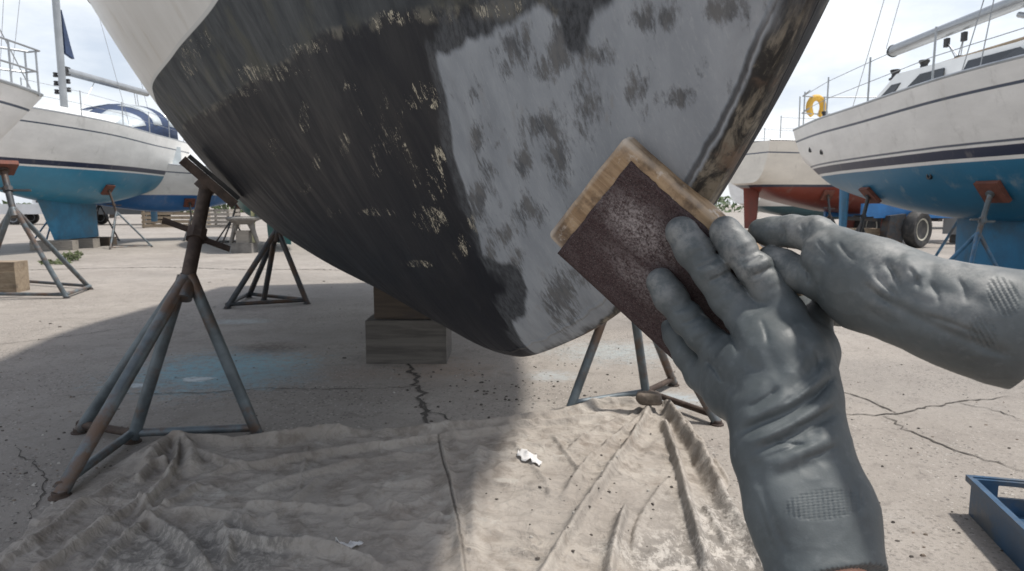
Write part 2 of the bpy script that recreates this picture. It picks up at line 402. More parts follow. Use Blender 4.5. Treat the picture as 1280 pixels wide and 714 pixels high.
def poly_sd(P, X, Y):
    """signed distance to a closed outline, positive inside"""
    P = np.array(P); d = np.full(X.shape, 9.0); ins = np.zeros(X.shape, bool)
    for (x0, y0), (x1, y1) in zip(P, np.roll(P, -1, 0)):
        ex, ey = x1-x0, y1-y0; wx, wy = X-x0, Y-y0
        t = np.clip((wx*ex + wy*ey) / (ex*ex + ey*ey + 1e-12), 0, 1)
        d = np.minimum(d, np.hypot(wx - ex*t, wy - ey*t))
        c = (y0 <= Y) != (y1 <= Y)
        ins ^= c & (X < x0 + (Y - y0) * ex / (ey + 1e-12))
    return np.where(ins, d, -d)
def hull_material():
    n = NT('scraped_antifouling'); o = n.obj(); z = n.sep(o, 2)
    uv = n.attr('girthmap', 'Vector')
    prim = n.attr('prim'); dab = n.attr('dab'); chip = n.attr('chip'); stem = n.attr('stem')
    # black bottom paint, brushed along the girth
    st = n.noise(n.mapv(uv, (11, 3.4, 1)), 1.0, 8, .68, .8)
    st2 = n.noise(n.mapv(uv, (60, 5, 1)), 1.0, 6, .72, .5)
    cl = n.noise(o, 2.4, 6, .6)
    base = n.mix(n.step(st, .3, .72), (.0070,.0080,.0120), (.0140,.0155,.0210))
    base = n.mix(n.step(cl, .42, .66, 0, .6), base, (.027,.027,.030))
    base = n.mix(n.ma('MULTIPLY', n.step(st2, .56, .80, 0, .45), n.step(n.noise(o, 4.5, 4, .6), .48, .66)), base, (.060,.063,.070))
    aft = n.step(n.sep(o, 0), .9, 2.6)
    base = n.mix(n.ma('MULTIPLY', aft, n.step(n.noise(n.mapv(uv, (5, 2.2, 1)), 1, 8, .68, 1.2), .46, .70, 0, .6)), base, (.033,.033,.035))
    # lighter greyish boot band above the old line
    wav = n.ma('MULTIPLY', n.ma('SUBTRACT', n.noise(o, 7, 5, .6), .5), .05)
    zz = n.ma('ADD', n.attr('oldline'), wav)
    band = n.step(zz, -.006, .012)
    slope = n.sep(o, 0)
    bcol = n.mix(n.step(n.noise(n.mapv(uv, (9, 6, 1)), 1, 8, .7, 1.0), .3, .7), (.026,.031,.037), (.060,.067,.072))
    bcol = n.mix(n.step(n.noise(n.vadd(o, (3,1,5)), 5.5, 6, .6), .52, .64, 0, .7), bcol, (.078,.078,.062))
    base = n.mix(band, base, bcol)
    edge = n.ma('MULTIPLY', n.step(zz, -.016, -.003), n.step(zz, .016, .004))
    base = n.mix(n.ma('MULTIPLY', edge, n.step(n.noise(o, 14, 7, .7), .48, .60, 0, .55)), base, (.22,.205,.165))
    # chips down to old cream paint
    c1 = n.noise(n.mapv(uv, (34, 17, 1)), 1.0, 10, .80, .5); c2 = n.noise(n.mapv(uv, (300, 170, 1)), 1.0, 4, .75)
    cs = n.ma('ADD', n.ma('MULTIPLY', c1, .85), n.ma('MULTIPLY', c2, .35))
    cm = n.step(n.ma('ADD', n.ma('MULTIPLY', n.ma('MINIMUM', chip, .72), .29), n.ma('ADD', cs, n.ma('MULTIPLY', n.ma('SUBTRACT', cl, .5), .25))), .868, .884)
    cream = n.mix(n.step(c2, .35, .65), (.34,.305,.23), (.60,.55,.43))
    # bare primer patch with dabs of old paint left in it
    wob = n.ma('MULTIPLY', n.ma('SUBTRACT', n.noise(n.mapv(uv, (30, 14, 1)), 1, 6, .65), .5), .024)
    pm = n.step(n.ma('ADD', prim, wob), -.004, .006)
    veil = n.ma('MULTIPLY', n.step(n.ma('ADD', prim, n.ma('MULTIPLY', n.ma('SUBTRACT', n.noise(n.mapv(uv, (18, 12, 1)), 1, 4, .55), .5), .10)), -.040, -.018), n.step(n.noise(n.mapv(uv, (90, 60, 1)), 1, 6, .75), .35, .62, .15, .62))
    scr = n.noise(n.mapv(uv, (120, 50, 1)), 1, 6, .75); blot = n.noise(n.mapv(uv, (40, 22, 1)), 1, 6, .65)
    sc2 = n.noise(n.mapv(uv, (260, 60, 1), (0, 0, .6)), 1, 4, .8)
    dm = n.step(n.ma('ADD', n.ma('ADD', n.ma('MULTIPLY', dab, 1.0), n.ma('MULTIPLY', n.ma('SUBTRACT', n.noise(n.mapv(uv, (13, 9, 1)), 1, 6, .65, .4), .47), 2.6)), n.ma('ADD', n.ma('MULTIPLY', n.ma('SUBTRACT', blot, .5), 1.6), n.ma('MULTIPLY', n.ma('SUBTRACT', scr, .5), 2.6))), .45, 1.18, 0, .82)
    pcol = n.mix(n.step(n.noise(n.mapv(uv, (14, 8, 1)), 1, 6, .6), .3, .7), (.240,.263,.292), (.325,.350,.380))
    pcol = n.mix(n.step(sc2, .5, .75, 0, .4), pcol, (.43,.45,.47))
    pcol = n.mix(n.step(n.noise(n.mapv(uv, (420, 160, 1), (0,0,-.5)), 1, 4, .8), .55, .8, 0, .35), pcol, (.17,.185,.20))
    pcol = n.mix(n.step(n.noise(n.mapv(uv, (20, 20, 1)), 1, 4, .6), .60, .72, 0, .35), pcol, (.22,.20,.175))
    pcol = n.mix(n.step(n.noise(n.mapv(uv, (6, 5, 1)), 1, 6, .62, .6), .50, .72, 0, .55), pcol, (.165,.178,.195))
    pcol = n.mix(dm, pcol, n.mix(n.step(blot, .4, .65), (.040,.043,.048), (.105,.103,.100)))
    base = n.mix(cm, base, cream)
    base = n.mix(veil, base, (.120,.130,.142))
    base = n.mix(pm, base, pcol)
    # rubbed down stem: bare glass fibre, filler and black left in the hollows
    sw = n.ma('ADD', stem, n.ma('MULTIPLY', n.ma('SUBTRACT', n.noise(n.mapv(uv, (11, 4, 1)), 1, 5, .6), .5), .030))
    sm = n.ma('MULTIPLY', n.step(n.ma('ADD', sw, n.step(z, EYE+.02, EYE-.30, 0, .026)), .019, .024, 1, 0), n.step(z, EYE+.165, EYE+.12))
    sm = n.ma('MULTIPLY', sm, n.step(n.sep(o, 0), .95, .55))
    sn = n.noise(n.mapv(o, (14, 40, 14), (0, .9, 0)), 1.6, 7, .68, .5)
    scol = n.mix(n.step(sn, .43, .60), (.032,.031,.030), (.22,.195,.155))
    scol = n.mix(n.step(n.noise(o, 16, 5, .6), .50, .62, 0, .8), scol, (.15,.105,.078))
    scol = n.mix(n.step(n.noise(o, 90, 4, .7), .56, .68, 0, .7), scol, (.06,.055,.05))
    base = n.mix(sm, base, scol)
    rim = n.ma('MULTIPLY', n.step(sw, .024, .027), n.step(sw, .033, .029))
    base = n.mix(n.ma('MULTIPLY', n.ma('MULTIPLY', n.ma('MULTIPLY', rim, n.step(z, EYE-.06, EYE+.06)), n.step(z, EYE+.165, EYE+.12)), .8), base, (.03,.03,.032))
    # weathered off-white topsides with a thin line above the bottom paint
    tn = n.noise(n.mapv(uv, (5, 1.4, 1)), 1.0, 6, .6)
    top = n.mix(n.step(tn, .35, .7), (.66,.64,.60), (.76,.745,.71))
    top = n.mix(n.step(n.noise(n.mapv(o, (6, 6, 1.2)), 1.0, 6, .62), .56, .72, 0, .5), top, (.52,.47,.39))
    base = n.mix(n.step(z, EYE+.548, EYE+.552), base, n.mix(n.step(z, EYE+.560, EYE+.563), (.60,.60,.58), top))
    hgt = n.ma('ADD', n.ma('MULTIPLY', st2, .14), n.ma('MULTIPLY', cm, -.7))
    hgt = n.ma('ADD', hgt, n.ma('MULTIPLY', pm, n.ma('MULTIPLY_ADD', dm, .45, -.5)))
    hgt = n.ma('ADD', hgt, n.ma('MULTIPLY', rim, -1.2))
    hgt = n.ma('ADD', hgt, n.ma('MULTIPLY', sm, n.ma('MULTIPLY', sn, -1.2)))
    hgt = n.ma('ADD', hgt, n.ma('MULTIPLY', n.noise(o, 150, 4, .6), .12))
    rough = n.mix(pm, n.step(st, .3, .7, .42, .62), .60)
    rough = n.mix(n.step(z, EYE+.548, EYE+.552), rough, .30)
    return n.done(base, rough, 0, n.bump(hgt, .6, .0025), n.mix(n.ma('MAXIMUM', pm, n.step(z, EYE+.548, EYE+.552)), .16, .40))
def main_boat():
    root = tag(empty('sailboat', HULL_O, HULL_ANG), 'large sailboat with scraped black bottom and grey primer patch, its bow overhead in the foreground', 'sailboat')
    S = np.concatenate([np.linspace(-.8, 1.0, 280), np.linspace(1.012, 4.4, 200), np.linspace(4.45, 8.9, 60)])
    nv = 130; v = np.linspace(0, 1, nv); h = v**2
    s = S[:, None]; z = zk(s) + h[None]*(zs(s) - zk(s)); w = Ws(s) * h[None]**pp(s)
    sg = np.broadcast_to(s, z.shape)
    dl = np.sqrt(np.diff(w, axis=1)**2 + np.diff(z, axis=1)**2)
    g = np.concatenate([np.zeros((len(S), 1)), np.cumsum(dl, 1)], 1)
    # both sides: columns from port sheer over the keel to starboard sheer
    full = lambda q, sgn: np.concatenate([sgn*q[:, :0:-1], q], 1)
    X = full(sg, 1); Y = full(w, -1); Z = full(z, 1) + EYE; G = full(g, -1)
    nc = X.shape[1]
    verts = np.stack([X, Y, Z], -1).reshape(-1, 3)
    idx = np.arange(len(S)*nc).reshape(len(S), nc)
    F = np.stack([idx[:-1, :-1], idx[1:, :-1], idx[1:, 1:], idx[:-1, 1:]], -1).reshape(-1, 4)
    me = bpy.data.meshes.new('hull'); me.from_pydata(verts.tolist(), [], F.tolist()); me.update()
    x = verts[:, 0]; zz = verts[:, 2] - EYE; yy = verts[:, 1]; gg = G.reshape(-1)
    def fattr(nm, val):
        a = me.attributes.new(nm, 'FLOAT', 'POINT'); a.data.foreach_set('value', val.astype(np.float32))
    side = np.where(yy >= -1e-6, 1.0, 0.0)
    fattr('prim', np.where(side > 0, poly_sd(PRIM, x, zz), -1))
    def blobs(Ls, pw):
        r = np.zeros(len(x))
        for c in Ls:
            p = c[2]*(x-c[0]) + c[3]*(zz-c[1]); q = c[4]*(x-c[0]) + c[5]*(zz-c[1])
            r = np.maximum(r, np.exp(-(p*p + q*q)*pw))
        return r * side
    fattr('dab', blobs(DABS, .7)); fattr('chip', blobs(CHIPS, .36))
    fattr('stem', np.abs(gg))
    fattr('oldline', zz - pchip([-.8,-.1,.15,.43,.95,1.4,1.75,3.2,8.9],[.16,.165,.205,.262,.323,.345,.352,.365,.40])(x))
    a = me.attributes.new('girthmap', 'FLOAT_VECTOR', 'POINT')
    a.data.foreach_set('vector', np.stack([x, gg, 0*x], -1).astype(np.float32).reshape(-1))
    hull = link_mesh('hull', me, hull_material(), root, world=False, smooth=180)
    # transom and deck close the shell
    mb = MB(); e = [Vector(p) for p in verts[idx[-1]].tolist()]; mb.poly(e); mb.build('transom', M['gel'], root, world=False, smooth=0)
    mb = MB(); rows = []
    for q in np.linspace(-.78, 8.88, 50):
        ww = float(Ws(q))*.985; zt = float(zs(q)) + EYE - .02
        rows.append([(q, -ww + 2*ww*k/8, zt + .07*(1-(k/4-1)**2)) for k in range(9)])
    mb.grid(rows); mb.build('deck', M['deckwhite'], root, world=False)
    for sgn in (-1, 1):
        mb = MB(); mb.tube([(q, sgn*float(Ws(q))*.995, float(zs(q)) + EYE + .012) for q in np.linspace(-.78, 8.88, 50)], .03, 8)
        mb.build('toe_rail', M['timber'], root, world=False)
    mb = MB()
    mb.hexa([(2.6,-.75,2.3),(6.4,-.95,2.25),(6.4,.95,2.25),(2.6,.75,2.3),(3.0,-.62,2.68),(6.2,-.82,2.72),(6.2,.82,2.72),(3.0,.62,2.68)])
    mb.build('cabin', M['deckwhite'], root, world=False, bevel=.05)
    mb = MB(); mb.tube([(3.1,0,2.6),(3.1,0,11.5)], .07, 14); mb.build('mast', M['alu'], root, world=False)
    return root
main_boat()
# ------------------------------------------------------------------ background sailboats
def ramp_z(name, stops, z0, z1, rough=.35, cove=None, stain=(.55,.50,.42)):
    """painted bands by height on a hull; stops = [(height, colour)] from the keel up"""
    n = NT(name); o = n.obj(); z = n.sep(o, 2)
    base = None
    wob = n.ma('MULTIPLY', n.ma('SUBTRACT', n.noise(o, 1.2, 3, .5), .5), .01)
    zz = n.ma('ADD', z, wob)
    for h, c in stops:
        k = n.noise(n.mapv(o, (1.2, 1.2, 3)), 1.3, 7, .65)
        cc = n.mix(n.step(k, .35, .7), tuple(q*.90 for q in c), tuple(min(1, q*1.03) for q in c))
        base = cc if base is None else n.mix(n.step(zz, h-.004, h+.004), base, cc)
    if cove is not None:
        d = n.attr('dsheer')
        m = n.ma('MULTIPLY', n.step(d, cove-.018, cove-.012), n.step(d, cove+.018, cove+.012))
        base = n.mix(m, base, (.06,.08,.12))
    base = n.mix(n.step(n.noise(n.mapv(o, (5, 5, .5)), 1, 6, .65), .56, .78, 0, .30), base, stain)
    base = n.mix(n.step(n.noise(n.mapv(o, (2.5, 2.5, 1.2)), 1.6, 9, .72), .55, .70, 0, .22), base, (.20,.19,.17))
    return n.done(base, rough)

def yacht(name, label, stern, bow, L, beam, zwl, freeb, depth, hullmat, tb=.62, sheer=.22, group=None, rake=.5):
    """hull shell, deck and rail; local x runs from the transom to the stem, z is height above the ground"""
    d = Vector((bow[0]-stern[0], bow[1]-stern[1], 0)).normalized()
    root = tag(empty(name, (stern[0], stern[1], 0), math.atan2(d.y, d.x)), label, 'sailboat', group)
    Bf = pchip([0,.22*L,.48*L,.72*L,.9*L,.97*L,L], [tb*beam/2,.88*beam/2,beam/2,.80*beam/2,.38*beam/2,.14*beam/2,.015])
    kf = pchip([0,.12*L,.45*L,.78*L,.90*L,(1-.08*rake)*L,L], [zwl+.10,zwl-.45*depth,zwl-depth,zwl-.55*depth,zwl-.22*depth,zwl+.08,zwl+freeb*(1+sheer)-.03])
    sf = pchip([0,.3*L,.6*L,L], [zwl+freeb, zwl+freeb*(1-.02), zwl+freeb*(1+.06), zwl+freeb*(1+sheer)])
    S = np.concatenate([np.linspace(0, .86*L, 50), np.linspace(.865*L, L, 26)]); v = np.linspace(0, 1, 30); h = v**2
    z = kf(S)[:, None] + h[None]*(sf(S)-kf(S))[:, None]
    p = pchip([0,.5*L,.85*L,L],[.20,.36,.58,.8])(S)[:, None]
    w = Bf(S)[:, None]*h[None]**p
    Y = np.concatenate([-w[:, :0:-1], w], 1); Z = np.concatenate([z[:, :0:-1], z], 1); X = np.broadcast_to(S[:, None], Y.shape)
    V = np.stack([X, Y, Z], -1); nc = Y.shape[1]
    idx = np.arange(len(S)*nc).reshape(len(S), nc)
    F = np.stack([idx[:-1,:-1], idx[:-1,1:], idx[1:,1:], idx[1:,:-1]], -1).reshape(-1, 4).tolist() + [list(map(int, idx[0]))]
    me = bpy.data.meshes.new('hull'); me.from_pydata(V.reshape(-1,3).tolist(), [], F); me.update()
    a = me.attributes.new('dsheer', 'FLOAT', 'POINT')
    a.data.foreach_set('value', (np.broadcast_to(sf(S)[:, None], Y.shape) - Z).astype(np.float32).reshape(-1))
    link_mesh('hull', me, hullmat, root, world=False, smooth=50)
    mb = MB(); rows = []
    for q in S:
        ww = float(Bf(q))*.97; zt = float(sf(q)) - .015
        rows.append([(q, -ww+2*ww*k/6, zt + .05*(1-(k/3-1)**2)) for k in range(7)])
    mb.grid(rows); mb.build('deck', M['deckwhite'], root, world=False)
    for sgn in (-1, 1):
        mb = MB(); mb.tube([(q, sgn*float(Bf(q))*.985, float(sf(q))+.015) for q in S], .025, 6)
        mb.build('toe_rail', M['alu'], root, world=False)
    root['__'] = 0; del root['__']
    return root, Bf, sf, kf
def keel(root, x0, x1, ztop, zbot, mat, sweep=.3, thick=.16):
    mb = MB(); rows = []
    for k in range(6):
        f = k/5; z = ztop + (zbot-ztop)*f; a = x0 + .1*f - sweep*f*.3; b = x1 - sweep*f
        rows.append([(a + (b-a)*(.5-.5*math.cos(math.pi*j/8)), s*thick*math.sin(math.pi*(.5-.5*math.cos(math.pi*j/8)))**.7*(1-.15*f), z) for s in (1,) for j in range(9)] +
                    [(a + (b-a)*(.5-.5*math.cos(math.pi*j/8)), -thick*math.sin(math.pi*(.5-.5*math.cos(math.pi*j/8)))**.7*(1-.15*f), z) for j in range(7, 0, -1)])
    v = mb.grid(rows)
    for A, B in zip(v, v[1:]): mb.face((A[-1], B[-1], B[0], A[0]))
    mb.face(v[0]); mb.face(v[-1])
    return mb.build('keel', mat, root, world=False, smooth=50)
def rudder(root, x0, x1, ztop, zbot, mat):
    mb = MB(); rows = []
    for f in (0, .5, 1):
        z = ztop+(zbot-ztop)*f; a, b = x0+.08*f, x1-.05*f; m = a+(b-a)*.65
        rows.append([(a,0,z),(m,.045,z),(b,0.012,z),(b,-.012,z),(m,-.045,z)])
    v = mb.grid(rows)
    for A, B in zip(v, v[1:]): mb.face((A[-1], B[-1], B[0], A[0]))
    mb.face(v[0]); mb.face(v[-1])
    return mb.build('rudder', mat, root, world=False, smooth=30)
def cabin(root, x0, x1, w0, w1, zb, zt, wins, side=(-1, 1), slope0=.12, slope1=.5, inset=.14, zb1=None):
    """trunk with sloping sides; wins = (from, to, low, high, lean) along the side"""
    zb1 = zb if zb1 is None else zb1
    zt1 = zt
    mb = MB()
    mb.hexa([(x0,-w0,zb),(x1,-w1,zb1),(x1,w1,zb1),(x0,w0,zb),(x0+slope0,-w0+inset,zt),(x1-slope1,-w1+inset,zt1),(x1-slope1,w1-inset,zt1),(x0+slope0,w0-inset,zt)])
    c = mb.build('cabin', M['deckwhite'], root, world=False, bevel=.035, segs=3)
    for s in side:
        def pt(f, g, out=0):
            xb = x0+(x1-x0)*f; xt = x0+slope0+(x1-slope1-x0-slope0)*f
            wb = w0+(w1-w0)*f; p = Vector((xb, s*wb, zb+(zb1-zb)*f)); q = Vector((xt, s*(wb-inset), zt))
            nr = Vector((0, s*(zt-zb), inset)).normalized()
            return p.lerp(q, g) + nr*out
        for (a, b, lo, hi, lean) in wins:
            P = [pt(a, lo, -.01), pt(b, lo, -.01), pt(b-lean*.5, hi, -.01), pt(a+lean, hi, -.01)]
            off = pt(a, lo, .006) - pt(a, lo, -.01)
            m2 = MB(); m2.prism(P, off); m2.build('window', M['glass'], c, world=False, smooth=0, bevel=.004)
    return c
def rails(root, Bf, sf, xs, sides, h=.58, lines=(.56, .30)):
    for s in sides:
        for x in xs:
            y = s*(float(Bf(x))-.06); z = float(sf(x))
            mb = MB(); mb.tube([(x, y, z-.02), (x, y, z+h)], .0125, 6); mb.build('stanchion', M['alu'], root, world=False)
        for q in lines:
            mb = MB(); mb.tube([(x, s*(float(Bf(x))-.06), float(sf(x))+q) for x in xs], .005, 5); mb.build('lifeline', M['wire'], root, world=False)
def wires(root, name, segs, r=.006, mat='wire'):
    for a, b in segs:
        mb = MB(); mb.tube([a, b], r, 5); mb.build(name, M[mat], root, world=False)
def winch(root, p, r=.07, h=.14):
    mb = MB(); mb.lathe([(r*1.1,0),(r*1.15,.02),(r*.7,h*.3),(r*.62,h*.6),(r*.95,h*.85),(r*.95,h),(r*.3,h*1.02)], p, n=16)
    mb.build('winch', M['black'], root, world=False)

def jack_stand(label, feet, apex, top, pad_dir, pad_size, handle_z, mats, group, base_pairs=None, r=.022, pad='timber', handle_dir=(1, .2, 0), handle_len=.2, name='jack_stand', pole_r=None, bars=True, padthick=.05, strip=False):
    feet = [Vector(f) for f in feet]; apex = Vector(apex); top = Vector(top); c = sum(feet, Vector())/len(feet)
    root = tag(empty(name, (c.x, c.y, 0)), label, 'boat stand', group)
    ms, mr = mats
    for i, f in enumerate(feet):
        mb = MB(); d = (apex - f).normalized()
        e = apex + Vector((f.x-apex.x, f.y-apex.y, 0)).normalized()*r*.9 + d*rnd.uniform(0, .05)
        mb.tube([f + Vector((0,0,.012)), e], r, 14); leg = mb.build('leg', ms, root)
        mb = MB(); mb.lathe([(r*1.45,0),(r*1.45,.006),(r*1.06,.008),(r*1.05,.022),(r*.98,.024)], (f.x, f.y, .001), n=14); mb.build('foot_plate', mr, leg)
    if bars:
        for (i, j) in (base_pairs or [(k, (k+1) % len(feet)) for k in range(len(feet))]):
            a, b = feet[i].copy(), feet[j].copy(); a.z = b.z = .045
            mb = MB(); mb.tube([a, b], r*.72, 10); mb.build('base_bar', mr if i % 2 else ms, root)
    pr = pole_r or r*1.25
    ax = (top - apex).normalized()
    mb = MB(); mb.tube([apex - ax*.09, apex + ax*.015], pr*1.12, 16); mb.build('collar', ms, root)
    mb = MB(); mb.tube([apex - ax*.06, top], pr, 16); pole = mb.build('pole', mr, root)
    if handle_z:
        hp = apex.lerp(top, handle_z); hd = Vector(handle_dir).normalized()
        mb = MB(); mb.tube([hp - ax*.03, hp + ax*.03], pr*1.45, 8); mb.build('nut', mr, pole)
        for s in (-1, 1):
            mb = MB()
            q = ax.cross(hd).normalized(); Mx = Matrix((hd, q, ax)).transposed()
            mb.box(hp + hd*s*(pr + handle_len/2) + ax*(-.012 if s > 0 else .012), (handle_len, .016, .024), Mx)
            mb.build('handle', mr, pole, bevel=.004)
    n = Vector(pad_dir).normalized(); u = Vector((0,0,1)) - n*n.z; u = u.normalized() if u.length > .05 else Vector((1,0,0)); w = n.cross(u)
    Mx = Matrix((w, u, n)).transposed()
    mb = MB(); mb.box(top + n*padthick*.5, (pad_size[0], pad_size[1], padthick), Mx); pd = mb.build('pad', M[pad], root, bevel=.006)
    if strip:
        mb = MB(); mb.box(top + n*(padthick+.012), (pad_size[0]*.8, pad_size[1]*.95, .022), Mx); mb.build('rubber_strip', M['rubber'], pd, bevel=.005)
    mb = MB(); mb.tube([top - n*.03, top + n*.003], pr*1.6, 14); mb.build('swivel', mr, pole)
    return root

def side_pt0(root, Bf, sf, kf, L, x, h, s):
    z = float(kf(x)) + h*(float(sf(x))-float(kf(x))); p = float(pchip([0,.5*L,.85*L,L],[.20,.36,.58,.8])(x)); w = float(Bf(x))*h**p
    return chain(root) @ Vector((x, s*w, z))
WHITE = (.80,.79,.77); BLUE = (.022,.165,.33); NAVY = (.018,.028,.065)
# --- right: white sailboat with blue bottom, stern towards us
zw = 1.62
mr = ramp_z('hull_white_blue_right', [(-1, (.020,.15,.27)), (zw-.06, WHITE), (zw-.02, NAVY), (zw+.085, WHITE), (zw+.115, (.10,.12,.16)), (zw+.14, WHITE)], 0, 3, cove=.20)
R, Bf, sf, kf = yacht('sailboat', 'big white sailboat with blue bottom and navy stripe filling the right edge', (6.05,12.5), (6.32,3.0), 9.4, 3.0, zw, .80, .74, mr, tb=.60, sheer=.14)
M['bluepaint'] = simple('blue_bottom_paint', (.020,.15,.29), .6, 0, .2, 3, .05, (.03,.10,.16))
keel(R, 3.25, 5.1, .98, .16, M['bluepaint'])
rudder(R, .02, .40, 1.70, .62, M['bluepaint'])
cabin(R, 2.35, 7.2, .98, .62, float(sf(3.5))-.05, float(sf(3.5))+.48, [(.025,.095,.28,.72,.012),(.13,.33,.22,.82,.05),(.38,.66,.22,.84,.04)], side=(-1,), slope0=.55, slope1=1.4, inset=.20, zb1=float(sf(7))-.05)
for x in (2.6, 3.25): winch(R, (x, -.62, float(sf(3))+.46))
winch(R, (1.25, -.95, float(sf(1.2))+.04), .05, .15)
rails(R, Bf, sf, (.5, 1.9, 3.3, 4.7, 6.0, 7.2), (-1, 1), .62)
bz = 3.52
mb = MB(); mb.tube([(1.45,0,bz),(1.55,0,bz),(5.4,0,bz+.03)], [.085,.09,.09], 16); bm_ = mb.build('boom', M['alu'], R, world=False)
mb = MB(); mb.tube([(1.37,0,bz),(1.46,0,bz)], [.06,.10], 16); mb.build('end_cap', M['black'], bm_, world=False)
mb = MB(); mb.tube([(4.05,0,bz-.14),(5.3,0,bz-.62)], .035, 10); mb.build('vang', M['alu'], bm_, world=False)
mb = MB(); mb.tube([(5.45,0,2.6),(5.45,0,13.5)], .075, 14); mb.build('mast', M['alu'], R, world=False)
wires(R, 'backstay', [((.15,0,sf(.1)), (5.45,0,13.4))], .006)
wires(R, 'topping_lift', [((1.26,0,bz+.08), (5.4,0,13.2))], .005)
wires(R, 'shroud', [((4.95,-1.3,sf(5)), (5.45,-.05,9.0)), ((5.3,-1.34,sf(5.3)), (5.45,-.05,13.3))], .006)
for x in (2.75, 3.1):
    for dx in (-.10, .12):
        mb = MB(); mb.tube([(x, 0, bz-.16), (3.02+dx*.3, .0, float(sf(3))+.66)], .007, 5); mb.build('mainsheet', M['wire'], R, world=False)
    mb = MB(); mb.box((x, 0, bz-.17), (.07,.05,.12)); mb.build('block', M['black'], R, world=False, bevel=.01)
mb = MB(); mb.box((3.02, 0, float(sf(3))+.64), (.09,.06,.14)); mb.build('block', M['black'], R, world=False, bevel=.01)
mb = MB(); mb.tube([(x, -.55+.05*x*.3, float(sf(3.5))+.52) for x in (2.9, 3.6, 4.6, 5.6)], .018, 6); mb.build('handrail', M['timber'], R, world=False)
# through-hull outlets in the topsides and the bottom
for x, h in ((.9,.62),(1.5,.60),(4.2,.36)):
    q = chain(R).inverted() @ side_pt0(R, Bf, sf, kf, 9.4, x, h, -1)
    mb = MB(); mb.lathe([(.045,-.02),(.045,.012),(.025,.014),(.02,.0)], q, Matrix.Rotation(math.radians(90), 3, 'X'), 14); mb.build('through_hull', M['black'], R, world=False)
# stern rail
for zq in (.30, .60):
    mb = MB(); mb.tube([(.75,-.98,sf(.7)+zq),(.15,-.82,sf(.1)+zq),(.04,-.5,sf(0)+zq),(.04,.5,sf(0)+zq),(.15,.82,sf(.1)+zq),(.75,.98,sf(.7)+zq)], .0125, 8); mb.build('stern_rail', M['alu'], R, world=False)
for yy in (-.85, -.4, .4, .85):
    mb = MB(); mb.tube([(.12,yy,sf(.1)-.02),(.10,yy,sf(.1)+.6)], .0125, 6); mb.build('stanchion', M['alu'], R, world=False)

# horseshoe lifebuoy on the stern rail
def horseshoe(c, r, tube, ang):
    mb = MB(); P = []; rs = []
    for k in range(25):
        a = math.radians(-60 + 300*k/24)
        P.append(Vector((math.cos(a)*r, 0, math.sin(a)*r*1.25))); rs.append(tube if 1 < k < 23 else tube*.8)
    Mx = Matrix.Rotation(ang, 3, 'Z')
    mb.tube([Vector(c) + Mx @ p for p in P], rs, 12)
    return mb
hb = at(1020, 134, 12.15)
tag(horseshoe(hb, .135, .058, math.radians(8)).build('lifebuoy', M['yellow'], smooth=60), 'yellow horseshoe lifebuoy hung on the stern rail of the right boat', 'lifebuoy')

# stands of the right boat
GR = 'boat stands holding up the boats in the yard'
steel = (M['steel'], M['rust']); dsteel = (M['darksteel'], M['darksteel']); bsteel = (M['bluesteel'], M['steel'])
def side_pt(root, Bf, sf, kf, L, x, h, s):
    z = float(kf(x)) + h*(float(sf(x))-float(kf(x))); p = float(pchip([0,.5*L,.85*L,L],[.20,.36,.58,.8])(x)); w = float(Bf(x))*h**p
    return chain(root) @ Vector((x, s*w, z))
def tri(c, r, rot=0, n=3): return [(c[0]+r*math.cos(rot+2*math.pi*k/n), c[1]+r*math.sin(rot+2*math.pi*k/n), 0) for k in range(n)]
def boat_stand(label, root, Bf, sf, kf, L, x, h, s, mats, off=.30, spread=.42, rot=.4, pad='redpad', psize=(.30,.28), legs=3, az=None, hz=.35, r=.022):
    """a stand whose pad bears on the hull at station x"""
    P = side_pt(root, Bf, sf, kf, L, x, h, s); Q = side_pt(root, Bf, sf, kf, L, x, h+.05, s); T = side_pt(root, Bf, sf, kf, L, x+.2, h, s)
    n = (Q-P).cross(T-P).normalized()
    if n.z > 0: n = -n
    n = -n                                        # into the hull
    out = Vector((-n.x, -n.y, 0)).normalized()
    top = P - n*.055
    c = P + out*off
    apex = Vector((c.x - out.x*off*.45, c.y - out.y*off*.45, az or top.z*.62))
    return jack_stand(label, tri(c, spread, rot, legs), apex, top, n, psize, hz, mats, GR, r=r, pad=pad, handle_len=.14)
boat_stand('grey stand with red pad under the right boat, in front of its blue keel', R, Bf, sf, kf, 9.4, 5.0, .22, -1, bsteel, .30, .55, 2.0)
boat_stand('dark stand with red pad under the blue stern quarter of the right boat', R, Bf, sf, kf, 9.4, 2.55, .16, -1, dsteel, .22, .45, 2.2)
boat_stand('blue-grey stand on the far side of the right boat, seen beside the trailer wheel', R, Bf, sf, kf, 9.4, 1.9, .2, 1, bsteel, .3, .5, .3)
for x in (3.6, 4.5):
    p = chain(R) @ Vector((x, 0, 0))
    mb = MB(); mb.box((p.x, p.y, .08), (.75,.3,.155), Matrix.Rotation(.08*x, 3, 'Z'))
    tag(mb.build('wood_block', M['timberdark'], bevel=.008), 'dark timber under the aft end of the right boat keel' if x < 4 else 'dark timber under the fore end of the right boat keel', 'timber block', 'timbers under the boat keels')

